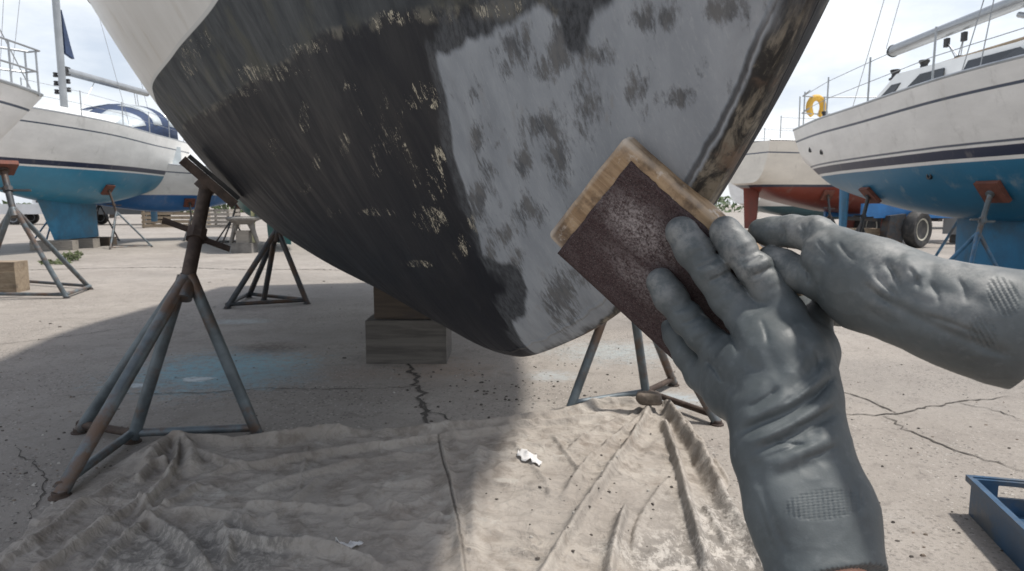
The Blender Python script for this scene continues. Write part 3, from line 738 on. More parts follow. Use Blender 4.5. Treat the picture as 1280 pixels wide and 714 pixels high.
# --- left: white sailboat with blue bottom, mast, boom and blue sprayhood
zl = 1.93
ml = ramp_z('hull_white_blue_left', [(-1, (.035,.22,.36)), (zl-.05, WHITE), (zl-.01, NAVY), (zl+.10, WHITE)], 0, 3, cove=.26)
Lb, Bl, sl, kl = yacht('sailboat', 'white sailboat with light blue bottom, bare mast and blue sprayhood at the left', (-11.1,21.3), (-10.75,11.6), 9.7, 3.1, zl, 1.0, .85, ml, tb=.66, sheer=.12)
M['bluelight'] = simple('faded_blue_bottom_paint', (.04,.19,.33), .6, 0, .2, 3, .05, (.06,.14,.2))
keel(Lb, 3.6, 5.9, 1.2, .24, M['bluelight'], .5)
rudder(Lb, .25, .75, 1.9, .55, M['bluelight'])
cabin(Lb, 2.4, 7.2, 1.02, .6, float(sl(3.5))-.05, float(sl(3.5))+.42, [(.03,.12,.25,.75,.02),(.16,.30,.25,.78,.03),(.42,.50,.3,.7,.02)], side=(-1,), slope0=.5, slope1=1.6, inset=.2, zb1=float(sl(7))-.05)
rails(Lb, Bl, sl, (.6, 2.0, 3.4, 4.8, 6.2, 7.6), (-1, 1))
mb = MB(); mb.tube([(4.6,0,2.9),(4.6,0,14.5)], .082, 16); ms_ = mb.build('mast', M['alu'], Lb, world=False)
for zq in (3.75, 3.95, 4.15):
    mb = MB(); mb.lathe([(.05,0),(.055,.03),(.04,.06),(.055,.10),(.03,.11)], (4.6,-.15,zq), n=10); mb.build('winch', M['black'], ms_, world=False)
    mb = MB(); mb.lathe([(.05,0),(.055,.03),(.04,.06),(.055,.10),(.03,.11)], (4.4,.02,zq+.08), n=10); mb.build('winch', M['black'], ms_, world=False)
mb = MB(); mb.tube([(4.45,0,4.32),(.5,0,4.42)], .095, 14); bl_ = mb.build('boom', M['alu'], Lb, world=False)
mb = MB(); mb.box((4.45,0,4.32), (.20,.14,.2)); mb.build('gooseneck', M['black'], bl_, world=False, bevel=.02)
# folded sail left hanging in the luff
mb = MB(); mb.prism([(4.48,-.03,5.75),(4.45,-.03,4.75),(4.08,-.05,4.68),(4.22,-.04,5.0)], (0,.08,0)); mb.build('sail_remnant', M['navy'], Lb, world=False, bevel=.01)
wires(Lb, 'backstay', [((.1,0,sl(.1)), (4.55,0,14.4))]); wires(Lb, 'topping_lift', [((.52,0,4.5), (4.5,0,14.3))], .005)
wires(Lb, 'shroud', [((4.5,-1.5,sl(4)), (4.6,-.05,10)), ((4.8,-1.5,sl(4.3)), (4.6,-.05,14.2)), ((4.5,1.5,sl(4)), (4.6,.05,10))])
wires(Lb, 'forestay', [((9.6,0,sl(9.6)), (4.2,0,14.3))], .012)
wires(Lb, 'mainsheet', [((1.1,0,4.37), (.9,0,sl(1)+.2)), ((1.25,0,4.37), (1.0,0,sl(1)+.2)), ((3.2,0,4.3), (3.9,0,3.5))], .009)
def sprayhood(root, x0, x1, w, zb, h):
    mb = MB(); rows = []
    N = 9
    for i, f in enumerate(np.linspace(0, 1, 7)):
        x = x0 + (x1-x0)*f; hh = h*(1-.75*max(0, f-.25)**1.5/.65); ww = w*(1-.06*f)
        rows.append([(x, ww*math.cos(a)*(1 if True else 1), zb + hh*max(0, math.sin(a))**.55) for a in np.linspace(math.pi, 0, 19)])
    mb.grid(rows); c = mb.build('sprayhood', M['navy'], root, world=False, smooth=60)
    md = c.modifiers.new('thickness', 'SOLIDIFY'); md.thickness = .012
    return c, rows
shd, rows = sprayhood(Lb, 1.3, 3.9, 1.22, 2.92, .98)
def hood_window(rows, i0, i1, j0, j1, parent):
    mb = MB(); P = []
    for i in range(i0, i1+1):
        r_ = []
        for j in range(j0, j1+1):
            p = Vector(rows[i][j]); a = Vector(rows[min(i+1,6)][j]) - Vector(rows[max(i-1,0)][j]); b = Vector(rows[i][min(j+1,18)]) - Vector(rows[i][max(j-1,0)])
            n = a.cross(b).normalized(); n = n if n.dot(p - Vector((p.x,0,3.0))) > 0 else -n
            r_.append(p + n*.012)
        P.append(r_)
    mb.grid(P); w = mb.build('window', M['clear'], parent, world=False, smooth=60)
    md = w.modifiers.new('thickness', 'SOLIDIFY'); md.thickness = .006
for (i0, i1) in ((0, 1), (2, 3), (4, 6)):
    hood_window(rows, i0, i1, 1, 8, shd); hood_window(rows, i0, i1, 10, 17, shd)
boat_stand('blue stand with red pad amidships under the left boat, beside its keel', Lb, Bl, sl, kl, 9.7, 3.6, .18, -1, bsteel, .35, .62, .9)
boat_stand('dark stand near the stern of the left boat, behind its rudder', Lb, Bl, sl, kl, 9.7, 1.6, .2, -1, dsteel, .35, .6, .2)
boat_stand('grey stand on the far side of the left boat, behind its keel', Lb, Bl, sl, kl, 9.7, 4.6, .2, 1, steel, .35, .6, .5)
boat_stand('grey stand under the forward part of the left boat', Lb, Bl, sl, kl, 9.7, 6.6, .2, -1, steel, .35, .6, 1.5)
for i, x in enumerate((3.7, 4.5, 5.4)):
    p = chain(Lb) @ Vector((x, 0, 0))
    mb = MB(); mb.box((p.x, p.y, .115), (.9,.34,.225), Matrix.Rotation(.1*i, 3, 'Z'))
    tag(mb.build('wood_block', M['timberdark' if i == 0 else 'timbergrey'], bevel=.008), ['dark timber under the aft end of the left boat keel', 'grey timber under the middle of the left boat keel', 'grey timber under the fore end of the left boat keel'][i], 'timber block', 'timbers under the boat keels')

# --- nearest boat at the left edge: only its bow shows
zn = 1.80
mn = ramp_z('hull_white_near', [(-1, (.10,.14,.17)), (zn-.10, (.10,.25,.32)), (zn-.03, WHITE), (zn, (.07,.12,.17)), (zn+.035, WHITE)], 0, 3, cove=.22)
Nb, Bn, sn_, kn = yacht('sailboat', 'white sailboat whose bow with its rail enters at the left edge', (-9.2,.9), (-6.45,9.3), 8.9, 2.8, zn, .74, .6, mn, tb=.62, sheer=.02, rake=.9)
for (hq, xs_) in ((.58, ((7.3,.62),(8.3,.30),(8.85,.10))), (.30, ((7.3,.62),(8.3,.30),(8.78,.10)))):
    P = [(x, -y, sn_(x)+hq) for x, y in xs_] + [(x, y, sn_(x)+hq) for x, y in reversed(xs_)]
    mb = MB(); mb.tube(P, .014, 8); mb.build('bow_rail', M['alu'], Nb, world=False)
for x, y in ((7.3,.62),(8.3,.30),(8.8,.1)):
    for s in (-1, 1):
        mb = MB(); mb.tube([(x, s*y, sn_(x)-.02), (x, s*y, sn_(x)+.58)], .013, 7); mb.build('stanchion', M['alu'], Nb, world=False)
mb = MB(); mb.tube([(7.0,.05,2.5),(7.0,.05,2.98)], .10, 12); mb.build('hatch_post', M['timber'], Nb, world=False)
wires(Nb, 'forestay', [((8.8,0,sn_(8.8)), (4.4,0,11.5))], .008); wires(Nb, 'lifeline', [((7.3,-.62,sn_(7.3)+.56), (3,-1.3,3.1)), ((7.3,-.62,sn_(7.3)+.28), (3,-1.3,2.8))], .005)
mb = MB(); mb.tube([(4.5,0,2.5),(4.5,0,11.6)], .08, 12); mb.build('mast', M['alu'], Nb, world=False)
keel(Nb, 3.6, 5.6, 1.3, .2, M['bluelight'])

# --- red bottomed boat behind the right boat
zr = 1.52
mred = ramp_z('hull_cream_red', [(-1, (.20,.045,.03)), (zr, (.05,.06,.09)), (zr+.06, (.76,.71,.63))], 0, 3, cove=.28)
Rb, Br, sr, kr = yacht('sailboat', 'cream sailboat with red bottom behind the right boat', (6.0,17.6), (14.5,20.5), 9.0, 2.9, zr, 1.12, .72, mred, tb=.7, sheer=.1)
M['redpaint'] = simple('red_bottom_paint', (.18,.045,.032), .7, 0, .2, 3, .05, (.12,.05,.04))
keel(Rb, 3.4, 5.4, .98, .2, M['redpaint'])
rudder(Rb, .05, .55, 1.5, .45, M['redpaint'])
rails(Rb, Br, sr, (.3, 1.6, 3.0, 4.4), (-1, 1), .6)
cabin(Rb, 2.4, 6.4, .9, .6, float(sr(3))-.05, float(sr(3))+.35, [(.1,.25,.25,.75,.02)], side=(-1,))
mb = MB(); mb.tube([(.5,.4,sr(.5)),(.5,.4,4.6)], .012, 8); mb.build('aerial', M['wire'], Rb, world=False)
boat_stand('dark stand under the red boat', Rb, Br, sr, kr, 9.0, 2.0, .2, -1, dsteel, .3, .5, .4)

# --- small motorboat behind the left boat, teal hull behind the middle stand
zm = 1.35
mm = ramp_z('hull_motorboat', [(-1, (.03,.14,.36)), (zm, WHITE)], 0, 3, cove=.2)
Mb, Bm, sm_, km = yacht('motorboat', 'small white motorboat with bright blue bottom behind the stern of the left boat', (-8.6,22.0), (-11.6,19.4), 5.6, 2.1, zm, .85, .5, mm, tb=.9, sheer=.25)
Mb['category'] = 'motorboat'
mb = MB(); mb.prism([(2.2,-.8,2.2),(2.2,-.8,2.75),(2.9,-.8,2.75),(3.6,-.8,2.25)], (0,1.6,0)); mb.build('windscreen', M['clear'], Mb, world=False, bevel=.03)
boat_stand('dark stand under the small blue and white motorboat', Mb, Bm, sm_, km, 5.6, 2.0, .2, 1, dsteel, .2, .42, .3, hz=0)
zt_ = 1.62
mt = ramp_z('hull_teal', [(-1, (.04,.16,.15)), (zt_, (.08,.24,.22))], 0, 3)
Tb, Bt, st_, kt = yacht('sailboat', 'teal hulled boat half hidden behind the black bow, over the middle stand', (-4.9,15.2), (-8.6,21.5), 7.2, 2.4, zt_, .7, .95, mt, tb=.7, sheer=.1)
keel(Tb, .6, 3.6, 1.1, .14, simple('teal_paint', (.045,.17,.155), .65, 0, .2, 3))
boat_stand('dark stand left of the teal boat', Tb, Bt, st_, kt, 7.2, 4.4, .2, 1, dsteel, .3, .5, .6, hz=0)

# ------------------------------------------------------------------ stands of the sailboat being refitted
P_ = HULL_O
feet = [gnd(75,622), gnd(100,541), gnd(166,553), gnd(322,546)]
apex = at(234, 352, 3.02); top = at(262, 236, 3.22)
hp = hull_pt(3.35, float(half_width(3.35, .12)), .12)
jack_stand('tall rusty steel stand with four legs and a wooden pad in the left foreground', feet, apex, at(258, 233, 3.29), (.62,.25,.70), (.14,.31), .47, steel, GR, base_pairs=[(0,2),(1,2),(2,3)], r=.027, pad='rust', handle_dir=(1,.35,-.45), handle_len=.125, pole_r=.031, padthick=.045, strip=True)
feet = [gnd(284,386), gnd(384,380), gnd(330,376), gnd(311,372)]
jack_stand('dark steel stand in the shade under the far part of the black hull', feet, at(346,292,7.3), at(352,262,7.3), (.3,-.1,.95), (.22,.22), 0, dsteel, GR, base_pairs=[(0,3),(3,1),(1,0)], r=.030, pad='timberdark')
feet = [gnd(712,515), gnd(808,499), gnd(896,531), gnd(842,482)]
jack_stand('grey steel stand behind the sanding board, its feet at the stone on the cloth', feet, at(782,335,3.55), (.52,3.42,1.16), (-.62,0,.78), (.2,.25), 0, steel, GR, base_pairs=[(0,1),(1,3),(1,2)], r=.024, pad='timber')
# stand under the near left boat
feet = [gnd(83,373), gnd(113,362), gnd(-25,372), gnd(-40,350)]
jack_stand('grey steel stand with a red pad at the left edge, under the white bow', feet, at(16,262,7.6), at(4,212,7.7), (-.4,.3,.85), (.26,.24), .5, (M['steel'], M['darksteel']), GR, base_pairs=[(2,0),(0,1),(1,3)], r=.028, pad='redpad')

# keel blocks under the refitted boat
c = gnd(508,455)
mb = MB(); mb.box((c.x, c.y+.2, .152), (.555,.40,.30)); tag(mb.build('keel_block', M['baulk'], bevel=.012), 'big grey timber baulk on the ground under the keel of the black hull', 'timber block')
mb = MB(); mb.box((c.x+.005, c.y+.2, .303+.155), (.46,.30,.30)); tag(mb.build('wood_block', M['timberdark'], bevel=.008), 'dark timber on top of the big grey baulk under the black hull', 'timber block')
mb = MB(); mb.prism([(c.x-.34,c.y+.34,.575),(c.x-.16,c.y+.34,.61),(c.x-.16,c.y+.34,.635),(c.x-.34,c.y+.34,.60)], (0,.14,0)); tag(mb.build('wedge', M['timbergrey'], bevel=.004), 'thin wooden wedge sticking out of the dark timber under the hull', 'wedge')
# old timbers at the left edge
c = gnd(4,366)
mb = MB(); mb.box((c.x-.05, c.y+.1, .13), (.42,.3,.26), Matrix.Rotation(.15,3,'Z')); tag(mb.build('wood_block', M['timber'], bevel=.01), 'weathered timber block on the ground at the left edge', 'timber block')
mb = MB(); mb.box((c.x-.07, c.y+.12, .261+.06), (.44,.28,.12), Matrix.Rotation(.1,3,'Z')); tag(mb.build('wood_block', M['timber'], bevel=.01), 'flat timber lying on the block at the left edge', 'timber block')
# ------------------------------------------------------------------ drop cloth
def vnoise(x, y, seed=0):
    """smooth value noise on arrays"""
    xi = np.floor(x).astype(int); yi = np.floor(y).astype(int); xf = x-xi; yf = y-yi
    u = xf*xf*(3-2*xf); v = yf*yf*(3-2*yf)
    def hsh(a, b):
        k = (a*374761393 + b*668265263 + seed*974634777) & 0x7fffffff
        k = ((k ^ (k >> 13))*1274126177) & 0x7fffffff
        return ((k ^ (k >> 16)) & 0xffff)/65535.
    return (hsh(xi,yi)*(1-u)+hsh(xi+1,yi)*u)*(1-v) + (hsh(xi,yi+1)*(1-u)+hsh(xi+1,yi+1)*u)*v
def fbm(x, y, n=4, seed=0):
    r = 0; a = .5
    for i in range(n): r = r + a*(vnoise(x*2**i+17.3*i, y*2**i+5.1*i, seed+i)-.5)*2; a *= .55
    return r
def resample(P, n):
    P = np.array([[p.x, p.y] for p in P]); L = np.concatenate([[0], np.cumsum(np.hypot(*np.diff(P, axis=0).T))]); t = np.linspace(0, L[-1], n)
    return np.stack([np.interp(t, L, P[:,0]), np.interp(t, L, P[:,1])], -1)
def cloth_material():
    n = NT('dirty_canvas'); o = n.obj()
    k = n.noise(o, 1.7, 7, .62); f = n.noise(o, 11, 7, .68); w = n.noise(o, 260, 2, .5)
    base = n.mix(n.step(k, .3, .7), (.28,.252,.222), (.40,.366,.325))
    base = n.mix(n.step(f, .46, .68, 0, .7), base, (.185,.158,.132))
    base = n.mix(n.step(n.noise(n.vadd(o, (4,1,0)), 3.2, 8, .7), .55, .7, 0, .5), base, (.20,.16,.13))
    base = n.mix(n.step(n.noise(n.vadd(o, (1,7,0)), 4.5, 8, .72), .57, .66, 0, .45), base, (.46,.44,.40))
    # sanding dust and paint drips towards the front
    p = gnd(890, 680); d = n.ma('ADD', n.vdist(o, (p.x, p.y, 0), (2.0, 2.6, 0)), n.ma('MULTIPLY', n.ma('SUBTRACT', n.noise(o, 6, 6, .7), .5), .9))
    spl = n.step(n.noise(n.mapv(o, (26, 17, 9), (0,0,.5)), 1, 9, .78, .3), .46, .58)
    base = n.mix(n.ma('MULTIPLY', n.step(d, .55, 1.0, 1, 0), .7), base, n.mix(spl, (.165,.155,.142), (.52,.49,.45)))
    p = gnd(740, 640); d = n.ma('ADD', n.vdist(o, (p.x, p.y, 0), (2.0, 2.6, 0)), n.ma('MULTIPLY', n.ma('SUBTRACT', n.noise(o, 5, 6, .7), .5), .9))
    base = n.mix(n.step(d, .4, 1.0, .75, 0), base, (.29,.264,.236))
    p = gnd(250, 700); d = n.ma('ADD', n.vdist(o, (p.x, p.y, 0), (2.2, 3.0, 0)), n.ma('MULTIPLY', n.ma('SUBTRACT', n.noise(o, 8, 6, .7), .5), 1.2))
    base = n.mix(n.step(d, .4, .8, .75, 0), base, n.mix(spl, (.17,.16,.147), (.38,.355,.32)))
    seam = n.attr('seam')
    base = n.mix(n.ma('MULTIPLY', seam, .6), base, (.08,.07,.06))
    r1 = n.ma('ABSOLUTE', n.ma('SUBTRACT', n.noise(n.mapv(o, (4,9,4), (0,0,.4)), 1, 4, .55, .8), .5)); r2 = n.ma('ABSOLUTE', n.ma('SUBTRACT', n.noise(n.mapv(n.vadd(o, (3,8,1)), (12,7,9), (0,0,-.3)), 1, 4, .55, .8), .5))
    rid = n.ma('ADD', n.step(r1, 0, .09, 1.1, 0), n.ma('MULTIPLY', n.step(r2, 0, .08, 1, 0), .7))
    base = n.mix(n.ma('MULTIPLY', n.step(r1, 0, .03, 1, 0), .25), base, (.16,.145,.13))
    h = n.ma('ADD', n.ma('ADD', n.ma('MULTIPLY', w, .12), n.ma('MULTIPLY', rid, .13)), n.ma('ADD', n.noise(n.mapv(o, (9, 16, 9), (0,0,.5)), 1, 6, .62, 1.0), n.ma('MULTIPLY', f, .5)))
    return n.done(base, .92, 0, n.bump(h, .75, .018), .2)
def drop_cloth():
    nu, nv_ = 560, 340
    left = [gnd(*p) for p in ((203,549),(176,562),(150,578),(110,606),(60,640),(10,684),(-60,745),(-140,820))]
    right = [gnd(*p) for p in ((838,512),(862,536),(882,562),(902,596),(922,634),(945,680),(962,716),(990,780),(1010,820))]
    back = [gnd(*p) for p in ((203,549),(240,553),(300,556),(360,550),(420,541),(470,545),(520,541),(570,536),(620,531),(660,524),(700,519),(735,508),(765,504),(800,507),(838,512))]
    front = [gnd(*p) for p in ((-140,820),(200,830),(600,830),(1010,820))]
    Lc, Rc, Bc, Fc = resample(left, nv_), resample(right, nv_), resample(back, nu), resample(front, nu)
    u = np.linspace(0, 1, nu)[:, None, None]; v = np.linspace(0, 1, nv_)[None, :, None]
    P = (1-v)*Bc[:, None] + v*Fc[:, None] + (1-u)*Lc[None] + u*Rc[None] - ((1-u)*(1-v)*Bc[0] + u*(1-v)*Bc[-1] + (1-u)*v*Fc[0] + u*v*Fc[-1])
    X = P[..., 0].copy(); Y = P[..., 1].copy()
    # ragged outline
    e = np.minimum(np.minimum(u[..., 0], 1-u[..., 0])*3, v[..., 0]*1.6); edge = np.exp(-e*18)
    X += edge*fbm(X*5, Y*5, 3, 3)*.04; Y += edge*fbm(X*5, Y*5, 3, 9)*.035
    Z = np.zeros_like(X) + .008
    FOLD = [np.zeros_like(X)]
    def fold(px, h, w, asym=1.0, taper=(0.1, .9)):
        Q = np.array([[q.x, q.y] for q in (gnd(*p) for p in px)])
        # round the polyline
        for _ in range(2):
            R_ = [Q[0]]
            for a, b in zip(Q, Q[1:]): R_ += [a*.75+b*.25, a*.25+b*.75]
            Q = np.array(R_ + [Q[-1]])
        L = np.concatenate([[0], np.cumsum(np.hypot(*np.diff(Q, axis=0).T))]); best = np.full(X.shape, 9.); sd = np.zeros(X.shape); tt = np.zeros(X.shape)
        for i, (a, b) in enumerate(zip(Q, Q[1:])):
            d = b-a; l2 = (d**2).sum()+1e-12
            t = np.clip(((X-a[0])*d[0]+(Y-a[1])*d[1])/l2, 0, 1)
            dx = X-a[0]-d[0]*t; dy = Y-a[1]-d[1]*t; r = np.hypot(dx, dy)
            m = r < best; best = np.where(m, r, best); sd = np.where(m, np.sign(d[0]*dy-d[1]*dx), sd); tt = np.where(m, (L[i]+t*math.sqrt(l2))/L[-1], tt)
        wob = 1+.35*fbm(X*6, Y*6, 3, int(h*1e4))
        ww = .78*w*np.where(sd > 0, asym, 1/asym)*wob
        prof = np.exp(-(best/ww)**2) + .25*np.exp(-((best-2.1*ww)/ww)**2)*(sd > 0)
        amp = np.clip(tt/max(taper[0], 1e-3), 0, 1)*np.clip((1-tt)/max(1-taper[1], 1e-3), 0, 1)
        if taper[0] == 0: amp = np.clip((1-tt)/max(1-taper[1], 1e-3), 0, 1)
        amp = amp*amp*(3-2*amp)
        FOLD[0] += (1.35*h*np.clip(prof*amp, 0, None))**3
    fold([(205,562),(330,560),(430,546),(560,543),(690,524),(760,508),(800,510)], .042, .030, .8, (.02,.98))
    fold([(235,600),(320,590),(420,572),(560,552),(700,534),(770,525)], .026, .024, 1.3)
    fold([(300,625),(380,600),(470,580),(540,575)], .018, .024, .8)
    # bunched corner by the left stand
    fold([(180,600),(200,568),(225,558),(242,574),(238,600)], .042, .045, 1, (.1,.9))
    fold([(170,610),(190,590),(215,588)], .030, .03, 1, (.1,.9))
    fold([(225,560),(222,590),(205,620),(160,660)], .035, .02, .7, (.05,.8))
    fold([(245,575),(290,590),(330,596)], .03, .022, 1, (0,.7))
    # left sweep
    fold([(215,610),(150,655),(90,700),(40,740)], .030, .028, .8, (.1,.95))
    fold([(255,610),(200,650),(150,690),(110,740)], .026, .024, 1.2, (.1,.95))
    fold([(165,600),(100,640),(40,690),(-20,740)], .022, .022, 1.2, (.1,.95))
    fold([(175,650),(215,675),(245,700),(262,730)], .030, .022, .8)
    fold([(180,648),(230,652),(290,650),(320,665)], .022, .022, 1)
    fold([(262,676),(310,690),(380,690),(440,705),(480,720)], .030, .020, .7)
    fold([(300,640),(380,640),(430,646),(470,640)], .018, .02, 1)
    fold([(280,720),(290,690),(275,660)], .025, .022, 1)
    fold([(385,560),(378,610),(360,650)], .010, .014, 1); fold([(330,660),(360,640),(400,600)], .012, .02, 1)
    fold([(440,600),(490,640),(560,690)], .012, .03, 1); fold([(430,655),(500,665),(560,650)], .012, .02, 1); fold([(400,625),(470,612),(545,608)], .010, .025, 1)
    # along the seam
    fold([(552,556),(560,600),(572,650),(582,730)], .018, .018, .5, (.05,.99))
    fold([(600,560),(590,640),(596,730)], .014, .03, 1)
    # fan of folds from under the stone
    fold([(812,522),(775,585),(735,640),(690,720),(670,760)], .040, .026, .75, (.0,.98))
    fold([(806,524),(760,560),(720,600),(700,640)], .020, .022, 1, (0,.8))
    fold([(800,520),(740,545),(700,580)], .015, .022, 1, (0,.8))
    fold([(785,640),(770,690),(762,740)], .040, .020, .7, (.15,.95))
    fold([(826,526),(848,590),(862,650),(885,730)], .038, .022, 1.2, (.15,.95))
    fold([(836,522),(862,560),(890,605),(925,655),(955,700),(975,740)], .062, .030, .75, (.0,.97))
    fold([(842,518),(878,556),(912,606),(938,660)], .045, .022, 1.1, (.0,.9))
    fold([(770,506),(800,508),(838,514),(850,526)], .050, .030, 1, (.1,.9))
    fold([(690,550),(720,590),(735,612)], .010, .014, 1); fold([(640,560),(680,600),(690,630)], .010, .02, 1)
    fold([(620,640),(660,622),(700,612)], .008, .02, 1); fold([(840,600),(800,650),(790,700)], .012, .02, 1); fold([(880,640),(905,690)], .02, .02, 1)
    Z += FOLD[0]**(1/3)
    damp = 1-.45*np.exp(-(((X-gnd(740,640).x)/.35)**2+((Y-gnd(740,640).y)/.3)**2))
    Z += (.016*np.abs(fbm(X*3.2+Y*.8, Y*6.5-X*1.5, 4, 21)) + .020*np.clip(1-4*np.abs(fbm(X*3.1-Y*1.2, Y*5.5+X*1.6, 3, 40)), 0, 1)**1.5*np.clip(fbm(X*1.7, Y*1.7, 2, 5)+.6, 0, 1) + .010*np.clip(1-4*np.abs(fbm(X*7+Y*4, Y*9-X*5, 3, 60)), 0, 1)*np.clip(fbm(X*2.3, Y*2.3, 2, 8)+.45, 0, 1))*damp
    inner = np.clip(e*14, 0, 1); Z = np.maximum(Z*(.30+.70*inner), .006)
    seamP = np.array([[q.x, q.y] for q in (gnd(*p) for p in ((547,548),(553,580),(562,615),(570,650),(577,690),(584,740)))])
    best = np.full(X.shape, 9.)
    for a, b in zip(seamP, seamP[1:]):
        d = b-a; t = np.clip(((X-a[0])*d[0]+(Y-a[1])*d[1])/(d@d), 0, 1); best = np.minimum(best, np.hypot(X-a[0]-d[0]*t, Y-a[1]-d[1]*t))
    seam = np.exp(-(best/.0042)**2); Z -= .012*seam; Z = np.maximum(Z, .005)
    V = np.stack([X, Y, Z], -1).reshape(-1, 3)
    idx = np.arange(nu*nv_).reshape(nu, nv_)
    F = np.stack([idx[:-1,:-1], idx[:-1,1:], idx[1:,1:], idx[1:,:-1]], -1).reshape(-1, 4)
    me = bpy.data.meshes.new('drop_cloth'); me.from_pydata(V.tolist(), [], F.tolist()); me.update()
    a = me.attributes.new('seam', 'FLOAT', 'POINT'); a.data.foreach_set('value', seam.astype(np.float32).reshape(-1))
    if me.polygons[0].normal.z < 0: me.flip_normals()
    o = link_mesh('drop_cloth', me, cloth_material(), None, smooth=180)
    md = o.modifiers.new('thickness', 'SOLIDIFY'); md.thickness = .003; md.offset = -1
    tag(o, 'wrinkled dirty beige canvas drop cloth spread on the concrete under the bow', 'drop cloth')
    return X, Y, Z
CX, CY, CZ = drop_cloth()
def cloth_z(x, y):
    i = np.argmin((CX-x)**2+(CY-y)**2); return float(CZ.flat[i])
def lump(c, size, seed, subdiv=3, amt=.16, M_=None):
    bm = bmesh.new(); bmesh.ops.create_icosphere(bm, subdivisions=subdiv, radius=1)
    r = random.Random(seed); off = Vector((r.random()*9, r.random()*9, r.random()*9))
    from mathutils import noise as mn
    for v in bm.verts:
        p = v.co.copy(); q = Vector([math.copysign(abs(k)**.55, k) for k in p]); q = q.normalized()*(q.length**.8)*.85
        k = 1 + amt*mn.noise(p*1.5+off) + amt*.5*mn.noise(p*4+off)
        q = Vector((q.x*size[0], q.y*size[1], q.z*size[2]))*k
        v.co = Vector(c) + (M_ @ q if M_ is not None else q)
    mb = MB(); mb.bm.free(); mb.bm = bm; return mb
s = gnd(812, 523); st = simple('brown_stone', (.155,.125,.10), .9, 0, .35, 18, .8, (.08,.065,.05))
tag(lump((s.x, s.y+.03, cloth_z(s.x, s.y+.03)+.030), (.080,.055,.042), 5).build('stone', st, smooth=50), 'brown stone weighing down the drop cloth by the stand foot', 'stone')
# torn white plastic scraps lying on the cloth
mp_ = simple('white_plastic_scrap', (.62,.61,.60), .45, 0, .12, 30, .3)
def scrap(px, w, h, rot, seed, label, cat='scrap', mat=mp_):
    p = gnd(*px); r = random.Random(seed); n_ = 12; mb = MB(); rows = []
    for i in range(n_):
        row = []
        for j in range(6):
            f = i/(n_-1)-.5; g = j/5-.5
            ww = h*(1-.7*abs(f*1.6)**1.5)*(1+.3*math.sin(f*19+seed))
            x, y = f*w, g*ww + .15*h*math.sin(f*7)
            X_, Y_ = x*math.cos(rot)-y*math.sin(rot), x*math.sin(rot)+y*math.cos(rot)
            row.append((p.x+X_, p.y+Y_, cloth_z(p.x+X_, p.y+Y_)+.004+.012*abs(math.sin(f*9+g*4+seed))))
        rows.append(row)
    mb.grid(rows); o = mb.build('plastic_scrap', mat, smooth=60)
    md = o.modifiers.new('thickness', 'SOLIDIFY'); md.thickness = .0015
    tag(o, label, cat)
scrap((662,582), .15, .055, -1.0, 2, 'torn white plastic scrap lying on the lit middle of the drop cloth')
scrap((437,694), .085, .035, .5, 5, 'small white plastic scrap lying on the shaded front of the drop cloth')

# ------------------------------------------------------------------ blue crate at the lower right
def crate():
    root = tag(empty('tool_crate', gnd(1338, 692), math.radians(-14)), 'open blue plastic crate cut off by the lower right corner', 'crate')
    mc = simple('blue_plastic', (.025,.07,.135), .45, 0, .18, 12, .08, (.09,.10,.11))
    L, W, H = .40, .46, .135; th = .012
    def wall(a, b, hole=None):
        a = Vector(a); b = Vector(b); d = (b-a).normalized(); nrm = Vector((-d.y, d.x, 0))*th; l = (b-a).length
        mb = MB()
        def seg(x0, x1, z0, z1): 
            P = [a+d*x0+Vector((0,0,z0)), a+d*x1+Vector((0,0,z0)), a+d*x1+nrm+Vector((0,0,z0)), a+d*x0+nrm+Vector((0,0,z0))]
            mb.hexa(P + [p+Vector((0,0,z1-z0)) for p in P])
        if hole:
            seg(0, hole[0], 0, H); seg(hole[1], l, 0, H); seg(hole[0], hole[1], 0, H*.55); seg(hole[0], hole[1], H*.88, H)
        else: seg(0, l, 0, H)
        mb.build('side_panel', mc, root, world=False, bevel=.003)
    x0, x1, y0, y1 = -L/2, L/2, -W/2, W/2
    wall((x0,y0,0),(x1,y0,0)); wall((x1,y1,0),(x0,y1,0), (.08,.32)); wall((x0,y1-th,0),(x0,y0+th,0)); wall((x1,y0+th,0),(x1,y1-th,0))
    mb = MB(); mb.box((0,0,.009), (L-2*th-.002, W-2*th-.002, .012)); mb.build('bottom_panel', mc, root, world=False)
    mb = MB()
    for (a, b, c, d) in ((x0-.014,x1+.014,y0-.014,y0+.001),(x0-.014,x1+.014,y1-.001,y1+.014),(x0-.014,x0+.001,y0,y1),(x1-.001,x1+.014,y0,y1)):
        mb.box(((a+b)/2,(c+d)/2,H-.006), (b-a, d-c, .022))
    mb.build('rim', mc, root, world=False, bevel=.004)
    p = root.location
    mb = MB(); mb.tube([(p.x-.12,p.y-.1,.04),(p.x+.05,p.y+.12,.05)], .025, 14)
    tag(mb.build('paint_roller', simple('pale_fleece', (.5,.5,.48), .95, 0, .1, 40, .6)), 'pale roller sleeve lying inside the blue crate', 'paint roller')
crate()

